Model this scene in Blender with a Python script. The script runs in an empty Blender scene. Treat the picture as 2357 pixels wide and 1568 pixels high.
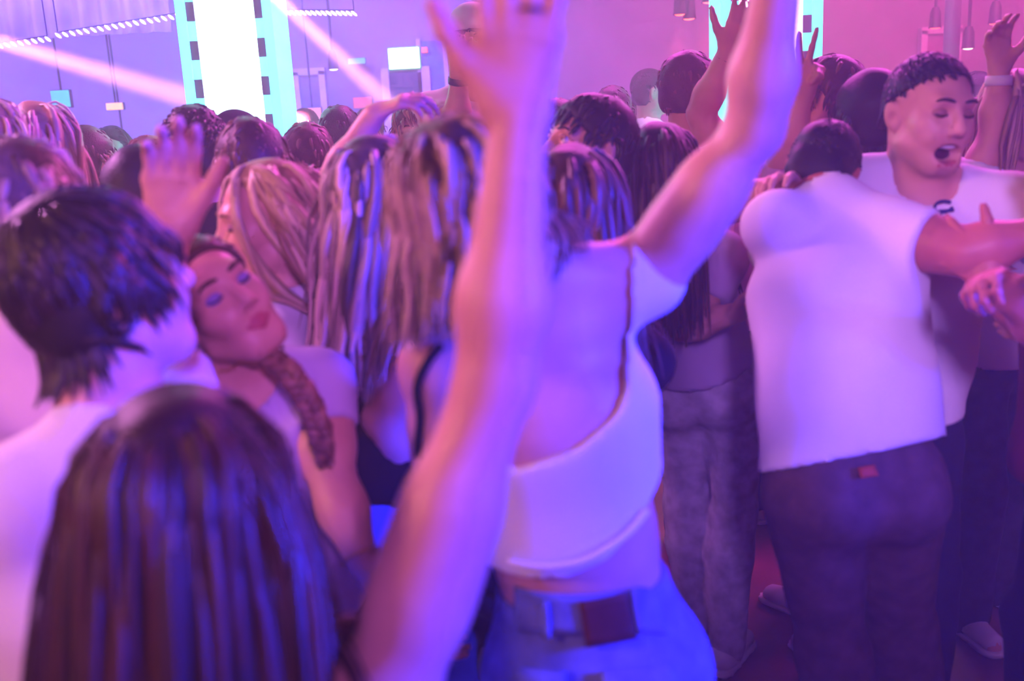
import bpy, math, random
import numpy as np
from mathutils import Vector, Matrix

SC = bpy.context.scene
COL = SC.collection

# ------------------------------------------------------------------ camera
FPX, CX, CY = 2291.0, 1178.5, 784.0
PITCH, ROLL, CAMH = math.radians(13.3), math.radians(3.0), 1.75
_d = np.array([0, math.cos(PITCH), -math.sin(PITCH)])
_u0 = np.array([0, math.sin(PITCH), math.cos(PITCH)])
_r0 = np.array([1.0, 0, 0])
CU = _u0 * math.cos(ROLL) + _r0 * math.sin(ROLL)
CR = _r0 * math.cos(ROLL) - _u0 * math.sin(ROLL)
CAMP = np.array([0, 0, CAMH])

def at(u, v, D):
    """the place seen at pixel (u, v) of the photograph, D metres ahead of the lens"""
    r = CR * (u - CX) / FPX - CU * (v - CY) / FPX + _d
    return CAMP + r * (D / r[1])

cam = bpy.data.cameras.new('camera')
cam.sensor_width = 36.0
cam.lens = 36.0 * FPX / 2357.0
cam.clip_start = 0.05
cam.dof.use_dof = True
cam.dof.focus_distance = 4.3
cam.dof.aperture_fstop = 2.2
camo = bpy.data.objects.new('camera', cam)
camo.matrix_world = Matrix([[CR[0], CU[0], -_d[0], 0], [CR[1], CU[1], -_d[1], 0],
                            [CR[2], CU[2], -_d[2], CAMH], [0, 0, 0, 1]])
COL.objects.link(camo)
SC.camera = camo

# ------------------------------------------------------------------ exposure, world
SC.view_settings.view_transform = 'Standard'
SC.view_settings.look = 'None'
SC.view_settings.gamma = 1.0
SC.view_settings.use_curve_mapping = False
SC.view_settings.exposure = 0.22
SC.cycles.use_denoising = True
SC.cycles.max_bounces = 4
SC.cycles.diffuse_bounces = 1
SC.cycles.glossy_bounces = 2
SC.cycles.transmission_bounces = 3
SC.cycles.volume_bounces = 0
SC.cycles.sample_clamp_indirect = 4.0
SC.cycles.use_adaptive_sampling = True
SC.cycles.adaptive_threshold = 0.12
SC.cycles.adaptive_min_samples = 12
w = bpy.data.worlds.new('dark_hall')
SC.world = w
w.use_nodes = True
w.node_tree.nodes['Background'].inputs[0].default_value = (0.5, 0.2, 0.6, 1)
w.node_tree.nodes['Background'].inputs[1].default_value = 0.02

# ------------------------------------------------------------------ stage lights
def spot(name, loc, target, col, watt, deg, blend=0.4, size=0.12):
    l = bpy.data.lights.new(name, 'SPOT')
    l.color = col; l.energy = watt
    l.spot_size = math.radians(deg); l.spot_blend = blend
    l.shadow_soft_size = size
    o = bpy.data.objects.new(name, l)
    v = Vector(target) - Vector(loc)
    o.location = loc
    o.rotation_euler = v.to_track_quat('-Z', 'Y').to_euler()
    COL.objects.link(o)
    return o

def wash(name, loc, target, col, watt, sx, sy, spread=180):
    l = bpy.data.lights.new(name, 'AREA')
    l.shape = 'RECTANGLE'; l.size = sx; l.size_y = sy; l.spread = math.radians(spread)
    l.color = col; l.energy = watt
    o = bpy.data.objects.new(name, l)
    v = Vector(target) - Vector(loc)
    o.location = loc
    o.rotation_euler = v.to_track_quat('-Z', 'Y').to_euler()
    COL.objects.link(o)
    return o

HAZE = 0.06
HAZE_NEAR = 0.03
# blue moving head on the right, close by: the hard blue edge on arms and backs
spot('blue_side_lamp', (2.7, 0.1, 2.0), (0.2, 1.2, 1.35), (0.02, 0.025, 1.0), 2200, 46, .8, .2)
# magenta wash bar over the crowd behind, shining towards the lens and down
wash('magenta_wash_bar', (1.5, 5.4, 3.5), (0.5, 1.8, 1.0), (1.0, 0.11, 0.8), 290, 4.0, .5)
# lilac wash bar behind the photographer, and a lilac fill spot added to brighten the men at right
wash('lilac_wash_bar', (-0.4, -3.6, 3.5), (0.2, 2.6, 1.2), (0.52, 0.16, 1.0), 75, 4.0, .6)
spot('lilac_fill_spot', (0.2, -3.0, 3.4), (1.08, 2.3, 1.2), (0.55, 0.24, 1.0), 1500, 14, .8, .5)
spot('violet_fill_spot', (0.9, -3.0, 3.4), (-0.62, 1.7, 1.35), (0.52, 0.16, 1.0), 750, 15, .8, .2)  # unseen fill, added to brighten the braided woman's face and the raised palm
# pink spot from the far left onto the left of the crowd
spot('pink_spot', (-3.2, 3.6, 3.4), (-0.7, 1.5, 1.1), (1.0, 0.3, 0.95), 650, 60, .8, .2)
# dim warm house light on the left, behind the lens
wash('warm_house_lamp', (-3.4, -0.2, 2.9), (-0.2, 1.4, 1.3), (1.0, 0.40, 0.24), 75, .6, .6)
# colour on the far walls and in the haze
wash('blue_wall_wash', (-2.8, 6.4, 3.5), (-2.6, 8.6, 1.4), (0.21, 0.14, 1.0), 720, 4.0, .5, 110)
wash('pink_wall_wash', (3.4, 6.0, 3.5), (3.4, 8.2, 1.2), (1.0, 0.09, 0.36), 190, 4.0, .5, 120)
# two narrow pink beams through the haze
b0 = at(-260, 20, 4.6); b1 = at(470, 235, 5.6)
spot('pink_beam_lamp', b0, b1, (1.0, .35, .85), 70000, 5.0, .3, .03)
b0 = at(560, -80, 4.6); b1 = at(960, 300, 6.2)
spot('pink_beam_lamp', b0, b1, (1.0, .38, .75), 70000, 4.2, .3, .03)


# ------------------------------------------------------------------ materials
MATS = {}
def lin(c):
    return tuple((x / 255.0 / 12.92) if x / 255.0 <= 0.04045 else ((x / 255.0 + 0.055) / 1.055) ** 2.4 for x in c)

def nodes_of(name):
    m = bpy.data.materials.new(name)
    m.use_nodes = True
    nt = m.node_tree
    return m, nt, nt.nodes['Principled BSDF']

def noisy(name, c1, c2, scale=8.0, rough=0.6, bump=0.15, bscale=None, detail=3.0, metal=0.0, spec=0.3, stretch=None, bdist=0.004):
    """a surface whose colour wanders between c1 and c2, with a fine relief"""
    if name in MATS: return MATS[name]
    m, nt, b = nodes_of(name)
    tc = nt.nodes.new('ShaderNodeTexCoord')
    mp = nt.nodes.new('ShaderNodeMapping')
    if stretch: mp.inputs['Scale'].default_value = stretch
    nt.links.new(tc.outputs['Object'], mp.inputs[0])
    n = nt.nodes.new('ShaderNodeTexNoise'); n.inputs['Scale'].default_value = scale; n.inputs['Detail'].default_value = detail
    nt.links.new(mp.outputs[0], n.inputs[0])
    r = nt.nodes.new('ShaderNodeValToRGB')
    r.color_ramp.elements[0].position = 0.3; r.color_ramp.elements[1].position = 0.7
    r.color_ramp.elements[0].color = (*lin(c1), 1); r.color_ramp.elements[1].color = (*lin(c2), 1)
    nt.links.new(n.outputs[0], r.inputs[0]); nt.links.new(r.outputs[0], b.inputs['Base Color'])
    b.inputs['Roughness'].default_value = rough; b.inputs['Metallic'].default_value = metal
    b.inputs['Specular IOR Level'].default_value = spec
    if bump:
        n2 = nt.nodes.new('ShaderNodeTexNoise'); n2.inputs['Scale'].default_value = bscale or scale * 6
        n2.inputs['Detail'].default_value = 2
        nt.links.new(mp.outputs[0], n2.inputs[0])
        bp = nt.nodes.new('ShaderNodeBump'); bp.inputs['Strength'].default_value = bump; bp.inputs['Distance'].default_value = bdist
        nt.links.new(n2.outputs[0], bp.inputs['Height']); nt.links.new(bp.outputs[0], b.inputs['Normal'])
    MATS[name] = m
    return m

def skin_mat(key='fair'):
    c = {'fair': ((226, 170, 148), (206, 146, 126)), 'mid': ((204, 146, 118), (184, 124, 98)), 'ruddy': ((204, 122, 104), (180, 100, 86))}[key]
    return noisy('skin_' + key, c[0], c[1], 9, 0.45, 0.06, 160, spec=0.4, bdist=0.001)

def cloth(name, c, var=12, rough=0.85, weave=220, bump=0.25):
    c2 = tuple(max(0, x - var) for x in c)
    return noisy('cloth_' + name, c, c2, 5, rough, bump, weave, spec=0.15, bdist=0.0015)

def denim(name, c):
    return noisy('denim_' + name, tuple(min(255, int(x * 1.1 + 6)) for x in c), tuple(int(x * 0.88) for x in c), 22, 0.85, 0.4, 260, detail=6, spec=0.15, bdist=0.002)

def hair_mat(name, dark, light):
    key = 'hair_' + name
    if key in MATS: return MATS[key]
    m, nt, b = nodes_of(key)
    g = nt.nodes.new('ShaderNodeNewGeometry')
    r = nt.nodes.new('ShaderNodeValToRGB')
    r.color_ramp.elements[0].color = (*lin(dark), 1); r.color_ramp.elements[1].color = (*lin(light), 1)
    nt.links.new(g.outputs['Random Per Island'], r.inputs[0])
    nt.links.new(r.outputs[0], b.inputs['Base Color'])
    b.inputs['Roughness'].default_value = 0.42
    b.inputs['Specular IOR Level'].default_value = 0.45
    MATS[key] = m
    return m

def glow(name, c, strength, c2=None, scale=3.0):
    if name in MATS: return MATS[name]
    m, nt, b = nodes_of(name)
    b.inputs['Base Color'].default_value = (0.03, 0.03, 0.03, 1)
    b.inputs['Emission Color'].default_value = (*lin(c), 1)
    b.inputs['Emission Strength'].default_value = strength
    if 'pillar' not in name: m.cycles.emission_sampling = 'NONE'
    if c2:
        tc = nt.nodes.new('ShaderNodeTexCoord'); n = nt.nodes.new('ShaderNodeTexNoise'); n.inputs['Scale'].default_value = scale
        r = nt.nodes.new('ShaderNodeValToRGB'); r.color_ramp.elements[0].position = .35; r.color_ramp.elements[1].position = .65
        r.color_ramp.elements[0].color = (*lin(c), 1); r.color_ramp.elements[1].color = (*lin(c2), 1)
        nt.links.new(tc.outputs['Object'], n.inputs[0]); nt.links.new(n.outputs[0], r.inputs[0]); nt.links.new(r.outputs[0], b.inputs['Emission Color'])
    MATS[name] = m
    return m

# ------------------------------------------------------------------ objects
def set_props(o, label=None, cat=None, group=None, kind=None):
    if label: o['label'] = label
    if cat: o['category'] = cat
    if group: o['group'] = group
    if kind: o['kind'] = kind
    return o

def empty(name, loc, label, cat, group=None):
    o = bpy.data.objects.new(name, None)
    o.location = loc; o.empty_display_size = 0.1
    COL.objects.link(o)
    return set_props(o, label, cat, group)

def mesh_obj(name, V, Fs, mats, parent=None, base=(0, 0, 0), smooth=True, midx=None, label=None):
    """V: world-space vertices; stored relative to base"""
    me = bpy.data.meshes.new(name)
    V = np.asarray(V, dtype=np.float64) - np.asarray(base)
    if isinstance(Fs, np.ndarray):
        nv, nf, k = len(V), len(Fs), Fs.shape[1]
        me.vertices.add(nv); me.loops.add(nf * k); me.polygons.add(nf)
        me.vertices.foreach_set('co', V.astype(np.float32).ravel())
        me.loops.foreach_set('vertex_index', Fs.astype(np.int32).ravel())
        me.polygons.foreach_set('loop_start', np.arange(0, nf * k, k, dtype=np.int32))
        me.polygons.foreach_set('loop_total', np.full(nf, k, dtype=np.int32))
        me.update(calc_edges=True)
    else:
        me.from_pydata([tuple(v) for v in V], [], [tuple(f) for f in Fs])
    for m in (mats if isinstance(mats, (list, tuple)) else [mats]): me.materials.append(m)
    if smooth: me.polygons.foreach_set('use_smooth', np.ones(len(me.polygons), dtype=bool))
    if midx is not None: me.polygons.foreach_set('material_index', np.asarray(midx, dtype=np.int32))
    me.update()
    o = bpy.data.objects.new(name, me)
    COL.objects.link(o)
    if parent is not None: o.parent = parent
    else: o.location = base
    if label: o['label'] = label
    return o

def box_vf(c, h, R=np.eye(3), bev=0.0):
    c = np.asarray(c, float); h = np.asarray(h, float)
    if bev <= 0:
        V = np.array([[x, y, z] for x in (-1, 1) for y in (-1, 1) for z in (-1, 1)], float) * h
        F = [(0, 1, 3, 2), (4, 6, 7, 5), (0, 4, 5, 1), (2, 3, 7, 6), (0, 2, 6, 4), (1, 5, 7, 3)]
        return V @ R.T + c, F
    import bmesh
    bm = bmesh.new(); bmesh.ops.create_cube(bm, size=2.0)
    for v in bm.verts: v.co = Vector((v.co.x * h[0], v.co.y * h[1], v.co.z * h[2]))
    bmesh.ops.bevel(bm, geom=list(bm.edges), offset=bev, segments=2, profile=0.6, affect='EDGES')
    bm.verts.index_update()
    V = np.array([v.co[:] for v in bm.verts]); F = [tuple(v.index for v in f.verts) for f in bm.faces]
    bm.free()
    return V @ R.T + c, F

def box(name, c, h, mat, parent=None, base=None, bev=0.0, R=np.eye(3), kind=None):
    V, F = box_vf(c, h, R, bev)
    o = mesh_obj(name, V, F, mat, parent, np.zeros(3) if base is None else base, smooth=False)
    if kind: o['kind'] = kind
    return o

def tubes_vf(S, r, sides=5, flat=1.0, ref=None):
    """S (n, m, 3) centre lines, r (n, m) radii -> verts and quads of n capped tubes"""
    n, m, _ = S.shape
    T = np.gradient(S, axis=1); T /= np.linalg.norm(T, axis=2, keepdims=True) + 1e-9
    rf = np.array([0.31, 0.87, 0.38]) if ref is None else np.asarray(ref, float)
    A = np.cross(T, np.broadcast_to(rf, T.shape) if rf.ndim == 1 else rf); A /= np.linalg.norm(A, axis=2, keepdims=True) + 1e-9
    B = np.cross(T, A)
    th = np.arange(sides) * 2 * math.pi / sides
    V = S[:, :, None, :] + r[:, :, None, None] * (A[:, :, None, :] * np.cos(th)[None, None, :, None] + flat * B[:, :, None, :] * np.sin(th)[None, None, :, None])
    idx = np.arange(n * m * sides).reshape(n, m, sides)
    nx = np.roll(idx, -1, axis=2)
    F = np.stack([idx[:, :-1], nx[:, :-1], nx[:, 1:], idx[:, 1:]], axis=-1).reshape(-1, 4)
    return V.reshape(-1, 3), F

def tube_obj(name, pts, r, mat, parent, base, sides=8, flat=1.0, ref=None, label=None):
    S = np.asarray(pts, float)[None]
    rr = np.broadcast_to(np.asarray(r, float), S.shape[1:2])[None]
    V, F = tubes_vf(S, rr, sides, flat, ref)
    k = len(pts) * sides
    caps = [tuple(range(sides - 1, -1, -1)), tuple(range(k - sides, k))]
    return mesh_obj(name, V, [tuple(f) for f in F] + caps, mat, parent, base, label=label)

def smooth_path(P, n=24):
    P = np.asarray(P, float)
    t = np.linspace(0, 1, len(P)); tt = np.linspace(0, 1, n)
    Q = np.stack([np.interp(tt, t, P[:, i]) for i in range(3)], 1)
    for _ in range(max(2, n // 6)):
        Q[1:-1] = (Q[:-2] + 2 * Q[1:-1] + Q[2:]) / 4
    return Q

# ------------------------------------------------------------------ implicit bodies
def nrm(v):
    v = np.asarray(v, float)
    return v / (np.linalg.norm(v) + 1e-12)

class Prim:
    """a rounded tapering limb segment with an elliptic section, or an ellipsoid"""
    def __init__(s, p0, p1, a0, a1=None, b0=None, b1=None, lat=None, c=None, k=0.02, clip=None, tag=''):
        s.p0 = np.asarray(p0, float); s.p1 = np.asarray(p1, float)
        s.a0 = a0; s.a1 = a0 if a1 is None else a1
        s.round = b0 is None and c is None
        s.b0 = s.a0 if b0 is None else b0; s.b1 = (s.a1 if b0 is None else s.b0) if b1 is None else b1
        v = s.p1 - s.p0; s.L = np.linalg.norm(v)
        s.ax = v / s.L if s.L > 1e-6 else np.array([0, 0, 1.0])
        s.c = c; s.k = k; s.clip = clip or []; s.tag = tag
        if lat is not None:
            la = np.asarray(lat, float); la = nrm(la - s.ax * (la @ s.ax))
            s.la = la; s.fa = np.cross(s.ax, la); s.M3 = np.stack([s.la, s.fa, s.ax], 1)
    def axes(s, up, lat):
        s.ax = nrm(up); la = np.asarray(lat, float); s.la = nrm(la - s.ax * (la @ s.ax)); s.fa = np.cross(s.ax, s.la); s.M3 = np.stack([s.la, s.fa, s.ax], 1)
        return s
    def grow(s, t, clip=None, **kw):
        q = Prim.__new__(Prim); q.__dict__.update(s.__dict__)
        q.a0 += t; q.a1 += t; q.b0 += t; q.b1 += t
        if q.c: q.c += t
        if clip: q.clip = list(q.clip) + clip
        q.__dict__.update(kw)
        return q
    def d(s, P):
        v = P - s.p0
        if s.L > 1e-6:
            va = v @ s.ax
            tl = np.minimum(np.maximum(va, 0), s.L)
            t = tl / s.L
            a = s.a0 + (s.a1 - s.a0) * t
        else:
            va = None; t = 0.0; a = s.a0
        if s.round:
            vv = np.einsum('ij,ij->i', v, v)
            if va is not None: vv = np.maximum(vv - tl * (2 * va - tl), 0)
            r = np.sqrt(vv) - a
        else:
            b = s.b0 + (s.b1 - s.b0) * t
            c = s.c if s.c else np.minimum(a, b)
            w = v @ s.M3
            x = w[:, 0] / a; y = w[:, 1] / b
            z = (w[:, 2] if va is None else va - tl) / c
            k0 = np.sqrt(x * x + y * y + z * z)
            x = x / a; y = y / b; z = z / c
            k1 = np.sqrt(x * x + y * y + z * z)
            r = np.where(k0 < 0.05, -np.minimum(np.minimum(a, b), c) * 0.95, k0 * (k0 - 1) / np.maximum(k1, 1e-6))
        for (o, n) in s.clip:
            r = np.maximum(r, (P - o) @ n)
        return r

def ell(c, a, b, cc, up=(0, 0, 1), lat=(1, 0, 0), k=0.02, tag=''):
    p = Prim(c, c, a, b0=b, c=cc, k=k, tag=tag)
    return p.axes(up, lat)

class Field:
    def __init__(s, prims, cuts=(), disp=None):
        s.prims = list(prims); s.cuts = list(cuts); s.disp = disp
    def bbox(s, pad=0.03):
        lo = np.min([np.minimum(p.p0, p.p1) - max(p.a0, p.a1, p.b0, p.b1, p.c or 0) for p in s.prims], axis=0) - pad
        hi = np.max([np.maximum(p.p0, p.p1) + max(p.a0, p.a1, p.b0, p.b1, p.c or 0) for p in s.prims], axis=0) + pad
        return lo, hi
    def local(s, c, rad):
        ds = np.array([p.d(c[None])[0] for p in s.prims])
        m = ds.min()
        return Field([p for p, x in zip(s.prims, ds) if x < m + 2.6 * rad + p.k], s.cuts, s.disp)
    def __call__(s, P):
        d = None
        for p in s.prims:
            x = p.d(P)
            if d is None: d = x
            else:
                h = np.maximum(p.k - np.abs(d - x), 0) / p.k
                d = np.minimum(d, x) - h * h * p.k * 0.25
        if s.disp is not None: d = d - s.disp(P)
        for c in s.cuts: d = c(P, d)
        return d

def sub(prim, k=0.01):
    def f(P, d):
        x = -prim.d(P)
        h = np.maximum(k - np.abs(d - x), 0) / k
        return np.maximum(d, x) + h * h * k * 0.25
    return f
def plane(o, n):
    o = np.asarray(o, float); n = nrm(n)
    return lambda P, d: np.maximum(d, (P - o) @ n)

def surface(field, vox, lo=None, hi=None, keep=None):
    """naive surface nets over a sparse grid"""
    if lo is None: lo, hi = field.bbox()
    B = 10
    n = np.maximum(np.ceil((hi - lo) / vox / B).astype(int), 1)
    N = n * B + 1
    vals = np.full(N, 1.0, dtype=np.float32)
    hd = B * vox * math.sqrt(3) / 2
    g = np.arange(B + 1) * vox
    off = np.stack(np.meshgrid(g, g, g, indexing='ij'), -1).reshape(-1, 3)
    bi = np.stack(np.meshgrid(*[np.arange(k) for k in n], indexing='ij'), -1).reshape(-1, 3)
    cen = lo + (bi + 0.5) * B * vox
    DM = np.stack([p.d(cen) for p in field.prims], 1)
    ks = np.array([p.k for p in field.prims])
    dmin = DM.min(1)
    near = np.argwhere((dmin < hd * 1.5 + .03))[:, 0]
    dc = np.full(len(cen), 9.0); dc[near] = field(cen[near])
    near = near[dc[near] <= hd * 1.15 + .008]
    for ib in near:
        i, j, k = bi[ib]; c = cen[ib]; dd = dc[ib]
        sl = (slice(i * B, i * B + B + 1), slice(j * B, j * B + B + 1), slice(k * B, k * B + B + 1))
        if dd < -hd * 1.5 - 0.015: vals[sl] = -1.0; continue
        sel = np.nonzero(DM[ib] < np.maximum(1.2 * hd + ks + .004, dmin[ib] + .001))[0]
        vals[sl] = Field([field.prims[q] for q in sel], field.cuts, field.disp)(lo + np.array([i, j, k]) * B * vox + off).reshape(B + 1, B + 1, B + 1)
    s = vals < 0
    cs = s.astype(np.uint8)
    tot = (cs[:-1, :-1, :-1] + cs[1:, :-1, :-1] + cs[:-1, 1:, :-1] + cs[:-1, :-1, 1:] + cs[1:, 1:, :-1] + cs[1:, :-1, 1:] + cs[:-1, 1:, 1:] + cs[1:, 1:, 1:])
    ac = np.argwhere((tot > 0) & (tot < 8))
    if len(ac) == 0: return np.zeros((0, 3)), np.zeros((0, 4), int)
    vid = np.full(tot.shape, -1, dtype=np.int32); vid[tuple(ac.T)] = np.arange(len(ac))
    acc = np.zeros((len(ac), 3)); cnt = np.zeros(len(ac))
    cor = [(a, b, c) for a in (0, 1) for b in (0, 1) for c in (0, 1)]
    cv = {q: vals[ac[:, 0] + q[0], ac[:, 1] + q[1], ac[:, 2] + q[2]] for q in cor}
    for q in cor:
        for ax in range(3):
            if q[ax]: continue
            q2 = list(q); q2[ax] = 1; q2 = tuple(q2)
            a, b = cv[q], cv[q2]
            m = (a < 0) != (b < 0)
            t = np.where(m, a / np.where(np.abs(a - b) < 1e-9, 1, a - b), 0)
            p = np.tile(np.array(q, float), (len(ac), 1)); p[:, ax] = t
            acc += p * m[:, None]; cnt += m
    V = lo + (ac + acc / cnt[:, None]) * vox
    Fs = []
    for ax in range(3):
        o1, o2 = (ax + 1) % 3, (ax + 2) % 3
        sa = [slice(1, -1)] * 3; sb = [slice(1, -1)] * 3
        sa[ax] = slice(0, -1); sb[ax] = slice(1, None)
        m = np.argwhere(s[tuple(sa)] != s[tuple(sb)])
        if len(m) == 0: continue
        e = m.copy(); e[:, o1] += 1; e[:, o2] += 1
        inside = s[tuple(e.T)]
        c = [e.copy() for _ in range(4)]
        c[0][:, o1] -= 1; c[0][:, o2] -= 1
        c[1][:, o2] -= 1
        c[3][:, o1] -= 1
        q = np.stack([vid[tuple(x.T)] for x in c], 1)
        q[~inside] = q[~inside][:, ::-1]
        Fs.append(q)
    Fq = np.concatenate(Fs)
    Fq = Fq[(Fq >= 0).all(1)]
    if keep is not None:
        Fq = Fq[keep(V[Fq].mean(1))]
        used, inv = np.unique(Fq, return_inverse=True)
        V = V[used]; Fq = inv.reshape(-1, 4)
    return V, Fq

def body_surface(field, vox, fine):
    """fine: list of (centre, radius, voxel): the same skin meshed finer there"""
    def outside(C):
        m = np.ones(len(C), bool)
        for c, r, v in fine: m &= np.linalg.norm(C - c, axis=1) > r
        return m
    Vs, Fq = surface(field, vox, keep=outside if fine else None)
    Vl, Fl, n = [Vs], [Fq], len(Vs)
    for i, (c, r, v) in enumerate(fine):
        c = np.asarray(c)
        def inside(C, c=c, r=r, i=i):
            m = np.linalg.norm(C - c, axis=1) < r + vox * 0.7
            for c2, r2, v2 in fine[:i]: m &= np.linalg.norm(C - c2, axis=1) > r2
            return m
        f = field.local(c, r * 0.9)
        V2, F2 = surface(f, v, c - r - 2 * vox, c + r + 2 * vox, keep=inside)
        Vl.append(V2); Fl.append(F2 + n); n += len(V2)
    return np.concatenate(Vl), np.concatenate(Fl)

def wrinkle(amp, seed, freq=26.0, axis=(0.3, 0.3, 1.0)):
    rg = np.random.RandomState(seed)
    D = [nrm(rg.normal(size=3) + 1.2 * np.asarray(axis)) * freq * s for s in (0.6, 1.0, 1.7)]
    E = [nrm(rg.normal(size=3)) * freq * 0.45 for _ in range(3)]
    ph = rg.rand(6) * 6.28
    def f(P):
        r = 0
        for i in range(3):
            r = r + np.sin(P @ D[i] + 1.6 * np.sin(P @ E[i] + ph[i]) + ph[3 + i]) * (1.0, 0.7, 0.4)[i]
        return amp * r
    return f

# ------------------------------------------------------------------ people
def head_prims(R, c, s, neck, mouth=False, sex='f', k=1.0, jaw=1.0):
    X, Y, Z = R[:, 0], R[:, 1], R[:, 2]
    def q(x, y, z): return c + s * (X * x + Y * y + Z * z)
    P = [ell(q(0, -.012, .025), .077 * s, .098 * s, .092 * s, Z, X, .02, 'head'),
         ell(q(0, .033, -.042), .057 * s * jaw, .062 * s, .076 * s, Z, X, .03, 'head'),
         Prim(q(-.014, .064, -.102), q(.014, .064, -.102), .021 * s, k=.03, tag='head'),
         Prim(q(-.05, .01, -.07), q(-.022, .055, -.1), .02 * s * jaw, .017 * s, k=.03, tag='head'),
         Prim(q(.05, .01, -.07), q(.022, .055, -.1), .02 * s * jaw, .017 * s, k=.03, tag='head'),
         Prim(q(-.043, .055, -.024), q(-.03, .068, -.04), .022 * s, k=.025, tag='head'),
         Prim(q(.043, .055, -.024), q(.03, .068, -.04), .022 * s, k=.025, tag='head'),
         Prim(q(-.034, .079, .024), q(.034, .079, .024), .013 * s, k=.02, tag='head'),
         Prim(q(0, .088, .014), q(0, .111, -.03), .008 * s, .0115 * s, k=.012, tag='head'),
         Prim(q(-.011, .098, -.034), q(.011, .098, -.034), .009 * s, k=.008, tag='head')]
    if mouth:
        P += [Prim(q(-.028, .076, -.056), q(.028, .076, -.056), .009 * s, k=.012, tag='lip'),
              Prim(q(-.02, .080, -.102), q(.02, .080, -.102), .008 * s, k=.012, tag='lip')]
    else:
        for g in (-1, 1):
            P += [Prim(q(g * .0215, .0855, -.0705), q(g * .004, .0905, -.0655), .0028 * s, .0062 * s, k=.005, tag='lip'),
                  Prim(q(g * .0205, .0855, -.0712), q(0, .0895, -.0775), .0028 * s, .0072 * s, k=.005, tag='lip')]
    for g in (-1, 1):
        e = Prim(q(g * .078, -.012, -.012), q(g * .078, -.012, -.012), .008 * s, b0=.019 * s, c=.031 * s, k=.006, tag='head')
        e.axes(nrm(Z + X * g * .18 - Y * .15), nrm(X + Y * g * .35)); P.append(e)
    cuts = [sub(Prim(q(g * .031, .098, .002), q(g * .031, .098, .002), .014 * s), .014) for g in (-1, 1)]
    cuts += [sub(Prim(q(g * .083, -.004, -.012), q(g * .083, -.004, -.02), .006 * s), .008) for g in (-1, 1)]
    if mouth:
        m = ell(q(0, .092, -.079), .031 * s, .036 * s, .0195 * s, Z, X); cuts.append(sub(m, .006))
    rn = (.05 if sex == 'f' else .06) * s
    P += [Prim(q(0, -.022, -.06), neck, rn, rn * 1.1, k=.03, tag='neck')]
    return P, cuts, q

FING = [(.030, (.043, .026, .021), .0092), (.010, (.047, .030, .022), .0095), (-.010, (.043, .028, .021), .009), (-.028, (.034, .021, .018), .008)]
def hand_prims(W, d, n, side, s=1.0, curl=(10, 15, 10), spread=.12, thumb=(.72, .62, .2), curls=None):
    d = nrm(d); n = nrm(n - d * (n @ d)); t = np.cross(d, n) * side
    P = [Prim(W + d * .012 * s, W + d * .078 * s, .030 * s, .039 * s, .017 * s, .0125 * s, lat=t, k=.02, tag='hand')]
    for i, (o, L, r) in enumerate(FING):
        p = W + (d * (.086 - abs(o - .008) * .22) + t * o) * s
        dd = nrm(d + t * spread * (1.2, .35, -.45, -1.4)[i]); ang = 0
        cu = curls[i] if curls else curl
        for j in range(3):
            ang += math.radians(cu[j] * (1 + .12 * i))
            v = dd * math.cos(ang) + n * math.sin(ang)
            e = p + v * L[j] * s
            P.append(Prim(p, e, r * s * (1 - .08 * j), r * s * (.94 - .1 * j), k=.006 if j else .012, tag='finger'))
            p = e
    b = W + (d * .022 + t * .024) * s
    td = nrm(t * thumb[0] + d * thumb[1] + n * thumb[2])
    m = b + td * .042 * s; e = m + nrm(td + d * .25) * .034 * s; f = e + nrm(td + d * .45) * .026 * s
    P += [Prim(b, m, .016 * s, .0125 * s, k=.02, tag='finger'), Prim(m, e, .0122 * s, .0108 * s, k=.006, tag='finger'), Prim(e, f, .0108 * s, .0088 * s, k=.006, tag='finger')]
    return P

def head_frame(yaw, pitch, tilt):
    a, b, t = math.radians(yaw), math.radians(pitch), math.radians(tilt)
    F = np.array([math.sin(a) * math.cos(b), math.cos(a) * math.cos(b), math.sin(b)])
    Rr = np.array([math.cos(a), -math.sin(a), 0.0])
    U = np.cross(Rr, F)
    U2 = U * math.cos(t) + Rr * math.sin(t); R2 = np.cross(F, U2)
    return np.stack([R2, F, U2], 1)

def scalp_roots(R, c, s, n, rng, hairline=-.014, infl=1.0, nl=(0, -.75, .66), ears=False):
    i = np.arange(n * 3) + .5
    ph = np.arccos(1 - 2 * i / (n * 3)); th = math.pi * (1 + 5 ** .5) * i
    u = np.stack([np.cos(th) * np.sin(ph), np.sin(th) * np.sin(ph), np.cos(ph)], 1)
    rad = np.array([.077, .098, .092])
    p = u * rad * infl + np.array([0, -.012, .025])
    ok = (p @ np.asarray(nl) + .003 * rng.normal(size=len(p)) > hairline) & (p[:, 2] > -.062)
    if ears: ok &= ~((np.abs(p[:, 0]) > .045) & (p[:, 2] < .012) & (p[:, 1] > -.045))
    p = p[ok]; nn = u[ok] / rad; nn /= np.linalg.norm(nn, axis=1, keepdims=True)
    if len(p) > n:
        sel = rng.permutation(len(p))[:n]; p = p[sel]; nn = nn[sel]
    return p, nn

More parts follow.
